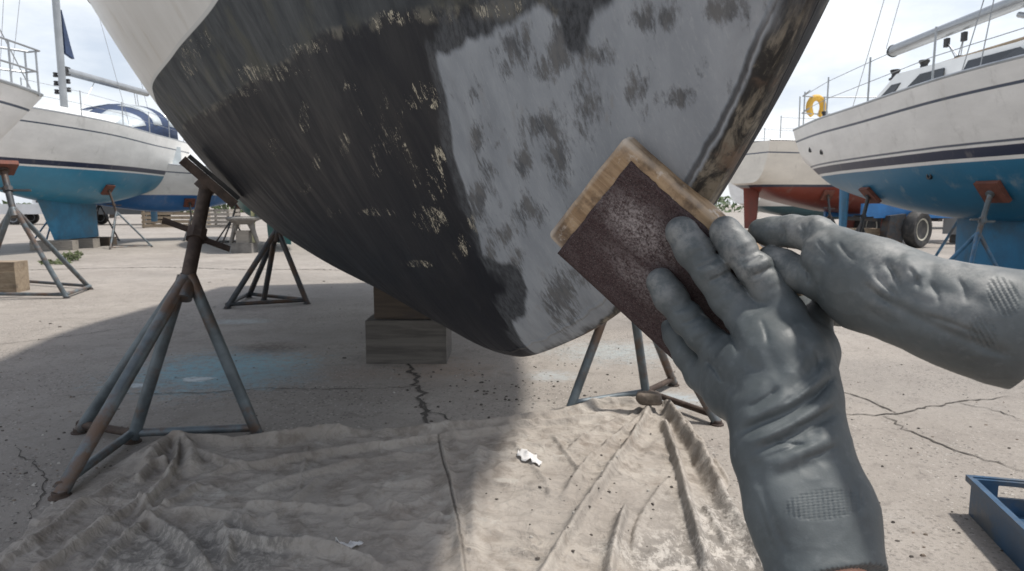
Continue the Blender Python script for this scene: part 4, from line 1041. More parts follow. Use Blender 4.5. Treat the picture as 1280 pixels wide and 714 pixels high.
# ------------------------------------------------------------------ yard clutter in the distance
def planter():
    c = gnd(306, 316); root = tag(empty('garden_ornament', c), 'pale concrete garden stool on blocks beside the teal boat', 'garden stool')
    mb = MB(); mb.box(c+Vector((0,0,.11)), (.46,.36,.22)); mb.build('base', M['block'], root, bevel=.02)
    mb = MB(); mb.box(c+Vector((0,0,.36)), (.28,.22,.28)); mb.build('pedestal', M['timbergrey'], root, bevel=.015)
    for s in (-1, 1):
        mb = MB(); mb.tube([c+Vector((s*.30,0,.222)), c+Vector((s*.23,0,.45)), c+Vector((s*.16,0,.66))], [.045,.05,.075], 10); mb.build('leg', M['block'], root)
    mb = MB(); mb.lathe([(.20,.64),(.27,.70),(.36,.74),(.37,.78),(.30,.81)], c, n=24); mb.build('top', M['block'], root)
planter()
mb = MB(); c = gnd(318, 312); mb.tube([c, c+Vector((0,0,1.5))], .045, 10)
tag(mb.build('post', simple('yellow_post', (.48,.45,.25), .7, 0, .15, 6)), 'thin pale yellow post behind the concrete garden stool', 'post')

def foliage(c, R_, n, size, mat, seed, name='foliage', parent=None, zmin=.02):
    r = random.Random(seed); mb = MB()
    cl = [(Vector((r.uniform(-1,1)*R_[0]*.7, r.uniform(-1,1)*R_[1]*.7, R_[2]*r.uniform(.3,1.5))), r.uniform(.3,.6)) for _ in range(14)]
    for _ in range(n):
        q, k = r.choice(cl)
        d = Vector((r.gauss(0,1), r.gauss(0,1), r.gauss(0,1))).normalized()*r.random()**.4*k
        p = Vector(c)+q+Vector((d.x*R_[0], d.y*R_[1], d.z*R_[2])); p.z = max(p.z, zmin+c[2])
        a = Vector((r.gauss(0,1), r.gauss(0,1), r.gauss(0,1))).normalized(); b = a.orthogonal().normalized(); s = size*r.uniform(.5,1.4)
        mb.poly([p-a*s, p-b*s*.4, p+a*s, p+b*s*.4])
    return mb.build(name, mat, parent, smooth=0)
M['leaf'] = simple('green_leaves', (.055,.085,.03), .7, 0, .5, 3)
M['weed'] = simple('dry_green_weeds', (.10,.125,.055), .8, 0, .4, 9)
M['bark'] = simple('bark', (.09,.07,.055), .9, 0, .3, 8, .5)
for i, (p, R_, n_, lab) in enumerate((((92,326),(.28,.16,.11),260,'low green weed growing in the slab joint by the left stands'), ((72,331),(.30,.14,.06),160,'flat weed in the slab joint next to the old timber at left'))):
    tag(foliage(gnd(*p), R_, n_, .035, M['weed'], 7+i, 'weed'), lab, 'weed')
def tree(x, y, h, R_, seed, label):
    root = tag(empty('tree', (x, y, 0)), label, 'tree', 'trees far behind the yard'); r = random.Random(seed)
    mb = MB(); mb.tube([(x,y,0),(x+.1,y,h*.3),(x-.1,y+.1,h*.6)], [.22,.16,.09], 9)
    for k in range(5):
        a = k*1.3; mb.tube([(x,y,h*.35+.1*k), (x+math.cos(a)*R_*.6, y+math.sin(a)*R_*.6, h*.55+.15*k)], [.08,.03], 6)
    mb.build('trunk', M['bark'], root)
    foliage((x, y, h*.30), (R_, R_, h*.36), 1500, .22, M['leaf'], seed, 'crown', root)
for a in ((-38,47,3.6,2.0,3,'low tree in the far background left of the blue sailboat keel'), (-31,52,3.2,1.8,4,'bushy tree far behind the left boat stern'), (-22.5,55,3.6,2.0,5,'bushy tree far behind the small motorboat'), (-47,45,4.2,2.3,6,'taller tree at the far left edge')):
    tree(*a)
def crate_stack(x, y, w, d, h, label, rot=0, mat='timber'):
    root = tag(empty('timber_crate', (x, y, 0), rot), label, 'crate', 'crates and pallets far off in the yard')
    k = max(2, int(h/.16)); mb = MB()
    for i in range(k):
        z = .09+(h-.1)*i/(k-1)
        mb.box((0,-d/2,z), (w,.03,.11)); mb.box((0,d/2,z), (w,.03,.11)); mb.box((-w/2,0,z), (.03,d-.05,.11)); mb.box((w/2,0,z), (.03,d-.05,.11))
    mb.build('slats', M[mat], root, world=False, smooth=0)
    for sx in (-1,1):
        for sy in (-1,1):
            mb = MB(); mb.box((sx*(w/2-.06), sy*(d/2-.06), h/2), (.08,.08,h)); mb.build('corner_post', M[mat], root, world=False, smooth=0)
crate_stack(-15.5, 31, 2.6, 1.2, 1.2, 'pale timber crate far off between the left boat and the black hull', .1)
crate_stack(-13.2, 30.5, 1.2, 1.0, .8, 'small timber crate right of the larger pale crate', -.1, 'timbergrey')

def tyre_wheel(root, c, r, wdt, axis='Y', ang=0.0, mat_rim=None):
    Mx = Matrix.Rotation(ang, 3, 'Z') @ Matrix.Rotation(math.radians(90), 3, 'X')
    mb = MB(); mb.lathe([(r*.60,-wdt*.40),(r*.72,-wdt*.5),(r*.92,-wdt*.48),(r,-wdt*.32),(r,wdt*.32),(r*.92,wdt*.48),(r*.72,wdt*.5),(r*.60,wdt*.40)], c, Mx, 32)
    w = mb.build('wheel', M['rubber'], root)
    mb = MB(); mb.lathe([(r*.61,-wdt*.38),(r*.60,-wdt*.44),(r*.52,-wdt*.40),(r*.40,-wdt*.18),(r*.20,-wdt*.16),(r*.18,-wdt*.3),(r*.02,-wdt*.3),(r*.02,wdt*.3),(r*.18,wdt*.3),(r*.20,wdt*.16),(r*.40,wdt*.18),(r*.52,wdt*.40),(r*.60,wdt*.44),(r*.61,wdt*.38)], c, Mx, 28)
    mb.build('rim', mat_rim or M['alu'], w)
    return w
def pickup(x, y, rot, label, paint, name='parked_truck'):
    root = tag(empty(name, (x, y, 0), rot), label, 'truck')
    mp2 = simple('truck_paint', paint, .35, 0, .06, 2)
    mb = MB(); mb.prism([(-2.5,-.9,.55),(2.4,-.9,.55),(2.5,-.9,.95),(1.2,-.9,1.08),(-2.5,-.9,1.08)], (0,1.8,0)); mb.build('body', mp2, root, world=False, bevel=.05)
    mb = MB(); mb.prism([(-.7,-.82,1.081),(1.25,-.82,1.081),(.65,-.74,1.75),(-.6,-.74,1.75)], (0,1.6,0)); mb.build('cab', mp2, root, world=False, bevel=.05)
    mb = MB(); mb.prism([(-.5,-.835,1.15),(1.0,-.835,1.15),(.60,-.80,1.62),(-.45,-.80,1.62)], (0,1.64,0)); mb.build('window', M['glass'], root, world=False, bevel=.02)
    for sx in (-1.6, 1.6):
        for sy in (-.82, .82):
            p = chain(root) @ Vector((sx, sy, .36)); tyre_wheel(root, p, .36, .24, ang=rot)
    for sy in (-.6, .6):
        mb = MB(); mb.box((2.47, sy, .82), (.08,.3,.14)); mb.build('headlight', M['clear'], root, world=False, bevel=.02)
pickup(-24.5, 36, .15, 'white pickup truck parked far off under the left boat', (.62,.63,.64))
pickup(-20.3, 35.2, .1, 'dark pickup truck parked far off behind the left boat keel', (.05,.055,.06))

# blue boat trailer behind the right boat
def trailer():
    o_ = Vector((10.8, 17.8, 0)); root = tag(empty('boat_trailer', o_, .05), 'blue boat trailer with a big tyre seen under the right boat', 'trailer')
    mb = MB(); mb.box((0.1,-.9,.92), (4.4,.10,.36)); mb.box((.1,.9,.92), (4.4,.10,.36)); mb.build('frame', simple('bright_blue_steel', (.03,.17,.42), .5, 0, .15, 4), root, world=False, bevel=.015)
    for x in (-1.6, 0, 1.6):
        mb = MB(); mb.box((x,0,.70), (.12,1.68,.10)); mb.build('cross_bar', M['darksteel'], root, world=False)
    for sy in (-1.08, 1.08):
        for x in (-.75, ):
            p = chain(root) @ Vector((x, sy, .46)); tyre_wheel(root, p, .46, .30, ang=.55, mat_rim=simple('cream_rim', (.42,.40,.33), .5, 0, .2, 8))
    mb = MB(); mb.prism([(-1.6,-1.15,.10),(-1.15,-1.15,.10),(-1.10,-1.15,.85),(-1.5,-1.15,.80)], (0,.3,0)); mb.build('mudguard', M['darksteel'], root, world=False, bevel=.02)
    mb = MB(); mb.tube([(2.3,-.9,.9),(3.6,0,.6),(2.3,.9,.9)], .05, 8); mb.build('drawbar', M['bluesteel'], root, world=False)
trailer()
def compressor():
    root = tag(empty('compressor', (13.0, 18.6, 0), .1), 'grey boxy machine with a round dark vent behind the right boat keel', 'machine')
    mb = MB(); mb.box((0,0,.80), (1.5,.9,1.1)); mb.build('housing', simple('grey_housing', (.30,.31,.31), .5, 0, .1, 4), root, world=False, bevel=.05)
    mb = MB(); mb.lathe([(.28,0),(.28,.03),(.24,.035)], (-.2,-.452,.75), Matrix.Rotation(math.radians(90),3,'X'), 24); mb.build('vent', M['black'], root, world=False)
    for sx in (-.5,.5):
        mb = MB(); mb.box((sx,0,.13), (.12,.8,.245)); mb.build('skid', M['darksteel'], root, world=False)
compressor()
def timber_pile(x, y, w, n_, label, rot):
    for k in range(n_):
        mb = MB(); mb.box((x+rnd.uniform(-.1,.1), y+(k%2)*.34, .08+.155*(k//2)), (w,.30,.15), Matrix.Rotation(rot,3,'Z'))
        tag(mb.build('timber_beam', M['timber' if k % 3 else 'timbergrey'], bevel=.006), label, 'timber beam', 'beams piled behind the right boat rudder')
timber_pile(8.5, 17.2, 2.0, 6, 'beam in the low pile of timber seen beneath the right boat stern', .05)
# white cruisers far off on the right
def cruiser(stern, bow, L, zwl, label, band):
    m_ = ramp_z('hull_cruiser', [(-1, band), (zwl, WHITE)], 0, 3)
    C, B_, s_, k_ = yacht('motor_cruiser', label, stern, bow, L, 2.9, zwl, 1.0, .55, m_, tb=.92, sheer=.25)
    C['category'] = 'motor cruiser'
    cabin(C, L*.15, L*.75, 1.1, .8, float(s_(1))-.05, float(s_(1))+1.0, [(.05,.30,.45,.85,.02),(.34,.60,.45,.85,.03),(.64,.86,.45,.82,.08)], slope0=.1, slope1=1.3, inset=.2)
    for i in range(2):
        p = chain(C) @ Vector((L*(.25+.4*i), 0, 0)); mb = MB(); h_ = float(k_(L*(.25+.4*i)))+.01
        mb.box((p.x, p.y, h_/2), (.5,.9,h_)); mb.build('cradle_block', M['timbergrey'], C)
cruiser((9.2,26.5), (17.5,28.5), 8.2, 1.0, 'white motor cruiser with dark windows far behind the red boat keel', (.06,.12,.14))
cruiser((15.5,30), (24,31), 8.0, .95, 'white motor cruiser far behind the trailer', (.05,.05,.06))
cruiser((-12.5,38), (-4,40), 8.5, 1.0, 'white motor cruiser far off behind the teal boat', (.25,.06,.05))
# tree line closing the yard
def tree_line():
    mb = MB(); r = random.Random(8)
    for i in range(5200):
        a = r.uniform(-.95, .95); d = r.uniform(85, 95); x = d*math.sin(a)*1.15; y = d*math.cos(a)
        h = 1.3+1.3*(.5+.5*math.sin(x*.13)+.35*math.sin(x*.41+2)); z = r.random()**.8*h
        q = Vector((r.gauss(0,1), r.gauss(0,1), r.gauss(0,1))).normalized(); b = q.orthogonal().normalized(); s = r.uniform(.25,.6); p = Vector((x,y,max(.1,z)))
        mb.poly([p-q*s, p-b*s*.5, p+q*s, p+b*s*.5])
    tag(mb.build('tree_line', M['leaf'], smooth=0), 'low line of far off trees and bushes along the horizon', 'tree line', kind='stuff')
tree_line()

# ------------------------------------------------------------------ loose grit and chips on the slab
def grit():
    mb = MB(); r = random.Random(3)
    def stone(p, s, sq=.6):
        a = r.random()*6.28; n_ = r.choice((4,5,6)); ring = []
        for k in range(n_):
            t = a+6.283*k/n_; q = s*r.uniform(.6,1.1); ring.append((p.x+math.cos(t)*q, p.y+math.sin(t)*q*r.uniform(.6,1)))
        h = s*sq*r.uniform(.5,1.2); z = p.z
        lo = [mb.bm.verts.new((x,y,z)) for x,y in ring]; hi = [mb.bm.verts.new((p.x+(x-p.x)*.6, p.y+(y-p.y)*.6, z+h)) for x,y in ring]
        mb.face(hi)
        for k in range(n_): mb.face((lo[k], lo[(k+1)%n_], hi[(k+1)%n_], hi[k]))
    for _ in range(1500):
        px, py = r.uniform(-40,1320), 300+ (430*r.random()**1.3)
        mb.mi = r.choice((0,0,1,2)); stone(gnd(px, py), r.choice((.003,.004,.004,.006,.009)))
    for _ in range(260):                       # denser in front of the keel
        px, py = r.gauss(650,90), r.gauss(490,22)
        mb.mi = r.choice((0,0,1)); stone(gnd(px, py), r.choice((.004,.006,.009,.012)))
    for _ in range(240):                       # by the left edge
        px, py = r.gauss(40,70), r.gauss(560,60)
        mb.mi = r.choice((0,1,2)); stone(gnd(px, py), r.choice((.004,.006,.010)))
    for _ in range(90):
        px, py = r.gauss(735,55), r.gauss(620,50)
        if py > 545:
            p = gnd(px, py); p.z = cloth_z(p.x, p.y); mb.mi = r.choice((0,0,1)); stone(p, r.choice((.003,.004,.006,.009)))
    for px, py, s in ((75,409,.022),(63,405,.02),(262,353,.03),(268,384,.02),(405,352,.035),(430,448,.02),(690,668,.012),(32,592,.013),(50,402,.015),(185,420,.014)):
        mb.mi = 0; stone(gnd(px, py), s, .35)
    o = mb.build('gravel', [simple('dark_grit', (.07,.06,.052), .9, 0, .3, 30), simple('pale_grit', (.34,.32,.29), .9, 0, .3, 30), simple('brown_grit', (.17,.135,.105), .9, 0, .3, 30)], smooth=0)
    tag(o, 'loose grit and paint chips scattered over the concrete', 'gravel', kind='stuff')
grit()
# ------------------------------------------------------------------ sanding board held against the primer
def plane_setup():
    T = at(779, 171, .64); L = at(682, 296, .715)
    dR = at(1030, 390, 1.0) - Vector((0, 0, EYE)); O = Vector((0, 0, EYE)); e = L - T
    tR = e.dot(T - O)/e.dot(dR); R_ = O + dR*tR
    ux = (R_ - T).normalized(); uy = (e - ux*e.dot(ux)).normalized(); n = ux.cross(uy)
    if n.y > 0: n = -n                         # towards the worker
    return T, ux, uy, n, (R_ - T).length, e.length
BT, BX, BY, BN, BL, BW = plane_setup()
def plane_t(px, py, lift=0.0):
    """depth along a sight line at which it meets the front of the board, raised by lift"""
    O = Vector((0, 0, EYE)); d = at(px, py, 1.0) - O
    return (BT + BN*lift - O).dot(BN)/d.dot(BN)
def sanding_board():
    th = .030
    c = BT + BX*BL/2 + BY*BW/2 - BN*th/2
    Mx = Matrix((BX, BY, -BN if BX.cross(BY).dot(BN) < 0 else BN)).transposed()
    root = tag(empty('sanding_board', c), 'hand sanding board of worn wood with dark sandpaper, held in the gloved hands', 'sanding board')
    root.rotation_euler = Mx.to_euler()
    n = NT('worn_board_wood'); o = n.obj()
    g = n.noise(n.mapv(o, (5, 60, 60)), 1.6, 6, .62, 1.0); k = n.noise(o, 26, 6, .65)
    base = n.mix(n.step(g, .3, .7), (.23,.145,.078), (.39,.275,.165))
    base = n.mix(n.step(k, .46, .64, 0, .9), base, (.10,.066,.042))
    base = n.mix(n.step(n.noise(n.vadd(o, (3,3,3)), 60, 5, .7), .56, .70, 0, .7), base, (.56,.50,.43))
    geo = n.t.nodes.new('ShaderNodeNewGeometry').outputs['Pointiness']
    base = n.mix(n.step(geo, .515, .56, 0, .85), base, (.60,.53,.45))
    mw = n.done(base, .75, 0, n.bump(n.ma('ADD', g, k), .5, .003))
    bm = bmesh.new(); bmesh.ops.create_cube(bm, size=1)
    bmesh.ops.subdivide_edges(bm, edges=bm.edges[:], cuts=1)
    mb = MB(); mb.bm.free(); mb.bm = bmesh.new()
    bmesh.ops.create_cube(mb.bm, size=1); bm.free()
    bmesh.ops.scale(mb.bm, vec=(BL, BW, th), verts=mb.bm.verts)
    bmesh.ops.bevel(mb.bm, geom=mb.bm.edges[:], offset=.0065, segments=4, affect='EDGES', profile=.5)
    bmesh.ops.subdivide_edges(mb.bm, edges=[e for e in mb.bm.edges if e.calc_length() > .03], cuts=10, use_grid_fill=True)
    from mathutils import noise as mn
    for v in mb.bm.verts: v.co += v.normal*0 + Vector((mn.noise(v.co*45), mn.noise(v.co*45+Vector((9,2,1))), mn.noise(v.co*45+Vector((1,7,3)))))*.0012
    mb.build('board', mw, root, world=False, smooth=60)
    # abrasive sheet: thin, slightly lifted along its lower edge
    n = NT('worn_sandpaper'); o = n.obj()
    gr = n.noise(o, 900, 2, .6); w = n.noise(n.mapv(o, (16, 9, 1)), 1.0, 6, .65)
    base = n.mix(n.step(gr, .35, .7), (.026,.015,.015), (.075,.046,.046))
    d = n.vdist(o, (-.055, -.010, 0), (1/.060, 1/.030, 0)); d2 = n.vdist(o, (.0, .030, 0), (1/.09, 1/.02, 0))
    sc_ = n.noise(n.mapv(o, (60, 130, 1), (0, 0, .5)), 1.0, 8, .72); sc3 = n.noise(o, 420, 4, .7)
    dust = n.ma('MAXIMUM', n.step(d, .2, 1.1, 1, 0), n.ma('MULTIPLY', n.step(d2, .2, 1.1, 1, 0), .6))
    dm = n.ma('MULTIPLY', n.ma('ADD', n.ma('MULTIPLY', dust, .75), .10), n.step(n.ma('ADD', n.ma('MULTIPLY', sc_, .5), n.ma('MULTIPLY', sc3, .55)), .40, .68))
    base = n.mix(dm, base, (.40,.36,.35))
    base = n.mix(n.step(w, .6, .75, 0, .3), base, (.14,.10,.095))
    base = n.mix(n.ma('MULTIPLY', n.step(n.voro(o, 330, 'F1'), .05, .14, 1, 0), .5), base, (.42,.39,.38))
    ms = n.done(base, .85, 0, n.bump(gr, .7, .0015), .3)
    zt = th/2 if BX.cross(BY).dot(BN) > 0 else -th/2; s = 1 if zt > 0 else -1
    mb = MB(); rows = []
    r = random.Random(4)
    x0 = -BL/2 + .021; x1 = BL/2 - .004; y0 = -BW/2 + .013; y1 = BW/2 + .004
    for i in range(50):
        f = i/49; row = []
        for j in range(24):
            g_ = j/23
            x = x0 + (x1-x0)*f; y = y0+(y1-y0)*g_
            if i in (0, 49): x += r.uniform(-.0006, .0006)
            if j == 0: y += r.uniform(-.0007,.0007) + .002*max(0, math.sin(f*9))*f
            curl = .0008 + .004*max(0, g_-.9)**1*10*(.3+.7*max(0, math.sin(f*5+2.6)))*.4
            row.append((x, y, zt + s*curl))
        rows.append(row)
    mb.grid(rows); o = mb.build('sandpaper', ms, root, world=False, smooth=60)
    md = o.modifiers.new('thickness', 'SOLIDIFY'); md.thickness = .0009; md.offset = 0
    return root
sanding_board()

# ------------------------------------------------------------------ implicit modelling of gloves and arms
class Field:
    """smooth union of tapered capsules, sampled near its surface only and meshed with surface nets"""
    def __init__(self): self.items = []; self.groups = []; self.mods = []; self.cuts = []
    def cap(self, a, b, ra, rb, k=.012): self.items.append((np.array(a, np.float32), np.array(b, np.float32), ra, rb, k)); return self
    def chain(self, pts, rs, k=.012, group=None):
        """group = (centre, reach): a limb that blends into the rest only round its root"""
        tgt = self.items
        if group is not None: tgt = []; self.groups.append((tgt, np.array(group[0], np.float32), group[1]))
        for a, b, ra, rb in zip(pts, pts[1:], rs, rs[1:]): tgt.append((np.array(a, np.float32), np.array(b, np.float32), ra, rb, k))
        return self
    @staticmethod
    def union(D, s, k):
        if D is None: return s
        t = np.clip(.5 + .5*(D - s)/k, 0, 1); return D*(1-t) + s*t - k*t*(1-t)
    def one(self, items, P):
        D = None
        for a, b, ra, rb, k in items:
            d = b - a; q = P - a; h = np.clip(q @ d / max(float(d @ d), 1e-9), 0, 1)
            D = self.union(D, np.linalg.norm(q - h[:, None]*d, axis=1) - (ra + (rb-ra)*h), k)
        return D
    def raw(self, P):
        D = self.one(self.items, P)
        for items, c, reach in self.groups:
            k = .0008 + .011*np.clip(1.25 - np.linalg.norm(P - c, axis=1)/reach, 0, 1)**2
            D = self.union(D, self.one(items, P), k)
        return D
    def __call__(self, P, detail=True):
        D = self.raw(P)
        if detail:
            for m in self.mods: D = D + m(P)
        for c in self.cuts: D = np.maximum(D, c(P))
        return D
    def mesh(self, name, vox):
        every = self.items + [i for g in self.groups for i in g[0]]
        lo = np.min([np.minimum(a-ra, b-rb) for a, b, ra, rb, k in every], 0) - .012
        hi = np.max([np.maximum(a+ra, b+rb) for a, b, ra, rb, k in every], 0) + .012
        K = 4; n = (np.ceil((hi-lo)/vox/K).astype(int)+1)
        cg = np.stack(np.meshgrid(*[lo[i] + (np.arange(n[i]+1))*vox*K for i in range(3)], indexing='ij'), -1)
        C = self(cg.reshape(-1, 3).astype(np.float32), False).reshape(cg.shape[:3])
        N = n*K
        phi = np.repeat(np.repeat(np.repeat(C[:-1,:-1,:-1], K, 0), K, 1), K, 2)
        mask = np.abs(phi) < vox*K*2.2 + .004
        ii = np.argwhere(mask)
        vals = np.empty(len(ii), np.float32)
        for s in range(0, len(ii), 400000):
            vals[s:s+400000] = self((lo + ii[s:s+400000]*vox).astype(np.float32))
        phi[mask] = vals
        return surface_nets(name, phi, lo, vox)
def surface_nets(name, phi, lo, vox):
    ins = phi < 0; nx, ny, nz = phi.shape
    sl = lambda a, o: a[o[0]:nx-1+o[0], o[1]:ny-1+o[1], o[2]:nz-1+o[2]]
    corners = [(i,j,k) for i in (0,1) for j in (0,1) for k in (0,1)]
    cnt = sum(sl(ins, c).astype(np.int8) for c in corners)
    act = (cnt > 0) & (cnt < 8); cells = np.argwhere(act)
    vid = -np.ones(act.shape, np.int64); vid[act] = np.arange(len(cells))
    pos = np.zeros((len(cells), 3)); num = np.zeros(len(cells))
    for a in corners:
        for ax in range(3):
            if a[ax] == 0:
                b = list(a); b[ax] = 1
                pa = phi[cells[:,0]+a[0], cells[:,1]+a[1], cells[:,2]+a[2]]; pb = phi[cells[:,0]+b[0], cells[:,1]+b[1], cells[:,2]+b[2]]
                m = (pa < 0) != (pb < 0); t = np.where(m, pa/np.where(pa-pb == 0, 1, pa-pb), 0)
                q = np.tile(np.array(a, float), (len(cells), 1)); q[:, ax] += t
                pos += q*m[:, None]; num += m
    V = (cells + pos/num[:, None])*vox + lo
    F = []
    for ax in range(3):
        o = [0,0,0]; o[ax] = 1
        A = ins[:nx-o[0], :ny-o[1], :nz-o[2]]; B = ins[o[0]:, o[1]:, o[2]:]
        e = np.argwhere(A != B); u, v = [(1,2),(2,0),(0,1)][ax]
        e = e[(e[:,u] > 0) & (e[:,v] > 0) & (e[:,u] < phi.shape[u]-1) & (e[:,v] < phi.shape[v]-1)]
        du = np.zeros(3, int); du[u] = 1; dv = np.zeros(3, int); dv[v] = 1
        g = lambda c: vid[c[:,0], c[:,1], c[:,2]]
        quad = np.stack([g(e), g(e-du), g(e-du-dv), g(e-dv)], 1)
        flip = A[e[:,0], e[:,1], e[:,2]]
        quad[flip] = quad[flip][:, ::-1]
        F.append(quad)
    F = np.concatenate(F); F = F[(F >= 0).all(1)]
    # relax the grid steps
    nb = np.zeros_like(V); c = np.zeros(len(V)); E = np.concatenate([F[:, [0,1]], F[:, [1,2]], F[:, [2,3]], F[:, [3,0]]])
    for _ in range(2):
        nb[:] = 0; c[:] = 0
        np.add.at(nb, E[:,0], V[E[:,1]]); np.add.at(nb, E[:,1], V[E[:,0]]); np.add.at(c, E[:,0], 1); np.add.at(c, E[:,1], 1)
        V = V*.5 + .5*nb/np.maximum(c, 1)[:, None]
    me = bpy.data.meshes.new(name); me.from_pydata(V.tolist(), [], F.tolist()); me.update()
    return me, V
CP, SP = math.cos(PITCH), math.sin(PITCH)
def sight(P):
    y = P[:,1]*CP - (P[:,2]-EYE)*SP; z = P[:,1]*SP + (P[:,2]-EYE)*CP
    return 640 + FPX*P[:,0]/y, 357 - FPX*z/y, y
def crease(line, amp, width, soft_end=.25, tmax=9.):
    """a fold pressed (+) into or raised (-) out of the near side, along a line drawn in image pixels"""
    Q = np.array(line, float)
    for _ in range(2):
        R_ = [Q[0]]
        for a, b in zip(Q, Q[1:]): R_ += [a*.75+b*.25, a*.25+b*.75]
        Q = np.array(R_ + [Q[-1]])
    L = np.concatenate([[0], np.cumsum(np.hypot(*np.diff(Q, axis=0).T))])
    x0, y0 = Q.min(0) - width*3; x1, y1 = Q.max(0) + width*3
    def f(P):
        px, py, t = sight(P); out = np.zeros(len(P), np.float32)
        m = (px > x0) & (px < x1) & (py > y0) & (py < y1) & (t < tmax)
        if not m.any(): return out
        X, Y = px[m], py[m]; best = np.full(len(X), 1e9); tt = np.zeros(len(X))
        for i, (a, b) in enumerate(zip(Q, Q[1:])):
            d = b-a; l2 = d @ d + 1e-9; h = np.clip(((X-a[0])*d[0]+(Y-a[1])*d[1])/l2, 0, 1)
            r = np.hypot(X-a[0]-d[0]*h, Y-a[1]-d[1]*h); k = r < best
            best = np.where(k, r, best); tt = np.where(k, (L[i]+h*math.sqrt(l2))/L[-1], tt)
        e = np.clip(np.minimum(tt, 1-tt)/soft_end, 0, 1)
        out[m] = amp*np.exp(-(best/width)**2)*(e*e*(3-2*e))
        return out
    return f
def noise3(P, f, seed):
    """cheap smooth 3-D noise: three crossed 2-D sheets"""
    return (vnoise(P[:,0]*f+seed, P[:,1]*f+P[:,2]*f*.7, seed) + vnoise(P[:,1]*f+3.1, P[:,2]*f-P[:,0]*f*.6, seed+1) + vnoise(P[:,2]*f+7.7, P[:,0]*f+P[:,1]*f*.5, seed+2))/3 - .5
def px_chain(F_, pts, k=.012, scale=1.0, group=None):
    """pts = (x, y, depth, radius) with x, y and radius in image pixels"""
    F_.chain([at(p[0], p[1], p[2]) for p in pts], [p[3]*p[2]/FPX*scale for p in pts], k, (at(*pts[group[0]][:3]), group[1]) if group else None)
def glove_material():
    n = NT('grey_rubber_glove'); o = n.obj()
    k = n.noise(o, 16, 7, .62); f = n.noise(o, 130, 5, .65); g = n.noise(o, 900, 2, .5)
    base = n.mix(n.step(k, .3, .7), (.058,.069,.073), (.100,.114,.118))
    base = n.mix(n.step(f, .52, .75, 0, .35), base, (.155,.17,.178))
    base = n.mix(n.step(n.noise(n.vadd(o, (2,5,1)), 30, 7, .7), .57, .70, 0, .45), base, (.055,.06,.06))
    grip = n.attr('grip'); gv = n.attr('gripmap', 'Vector')
    gx = n.ma('SINE', n.ma('MULTIPLY', n.ma('ADD', n.sep(gv, 0), n.sep(gv, 1)), .72)); gy = n.ma('SINE', n.ma('MULTIPLY', n.ma('SUBTRACT', n.sep(gv, 0), n.sep(gv, 1)), .72))
    dia = n.ma('MULTIPLY', gx, gy)
    gm = n.step(grip, .35, .6)
    dust = n.attr('dust')
    base = n.mix(n.ma('MULTIPLY', dust, n.step(n.noise(o, 55, 6, .7), .38, .62, .1, .75)), base, (.27,.27,.26))
    h = n.ma('ADD', n.ma('MULTIPLY', f, .5), n.ma('MULTIPLY', g, .25))
    nm = n.bump(h, .30, .0016)
    return n.done(base, n.step(k, .3, .7, .46, .64), 0, nm, .42)
MG = glove_material()
def finish(name, F_, vox, parent, mat, grips=(), dust=()):
    me, V = F_.mesh(name, vox)
    P = V.astype(np.float32); px, py, t = sight(P)
    g = np.zeros(len(V)); gv = np.zeros((len(V), 3))
    for (cx, cy, rx, ry, rot) in grips:
        dx, dy = px-cx, py-cy; c, s = math.cos(rot), math.sin(rot); u, v = dx*c+dy*s, -dx*s+dy*c
        w = np.clip(1.4 - (u/rx)**2 - (v/ry)**2, 0, 1); m = w > g; g = np.where(m, w, g); gv[m, 0] = u[m]; gv[m, 1] = v[m]*1.7
    d = np.zeros(len(V))
    for (cx, cy, r) in dust: d = np.maximum(d, np.exp(-((px-cx)**2+(py-cy)**2)/r**2))
    # the moulded grip pattern stands proud of the rubber
    nr = np.zeros(len(V)*3); me.vertex_normals.foreach_get('vector', nr); nr = nr.reshape(-1, 3)
    dia = np.sin(.50*(gv[:,0]+gv[:,1]))*np.sin(.50*(gv[:,0]-gv[:,1]))
    V2 = V + nr*(np.clip(g*3, 0, 1)*(dia*.00075 + .0003))[:, None]
    me.vertices.foreach_set('co', V2.astype(np.float32).reshape(-1)); me.update()
    for nm, arr in (('grip', g), ('dust', d)):
        a = me.attributes.new(nm, 'FLOAT', 'POINT'); a.data.foreach_set('value', arr.astype(np.float32))
    a = me.attributes.new('gripmap', 'FLOAT_VECTOR', 'POINT'); a.data.foreach_set('vector', gv.astype(np.float32).reshape(-1))
    return link_mesh(name, me, mat, parent, smooth=180)
def hem_cut(p, axis, amp=.0022, waves=26):
    p = np.array(p, np.float32); a = np.array(Vector(axis).normalized(), np.float32)
    u = np.array(Vector(axis).orthogonal().normalized(), np.float32); v = np.cross(a, u)
    def f(P):
        q = P - p; ang = np.arctan2(q @ v, q @ u)
        return q @ a - amp*np.abs(np.sin(ang*waves/2))
    return f

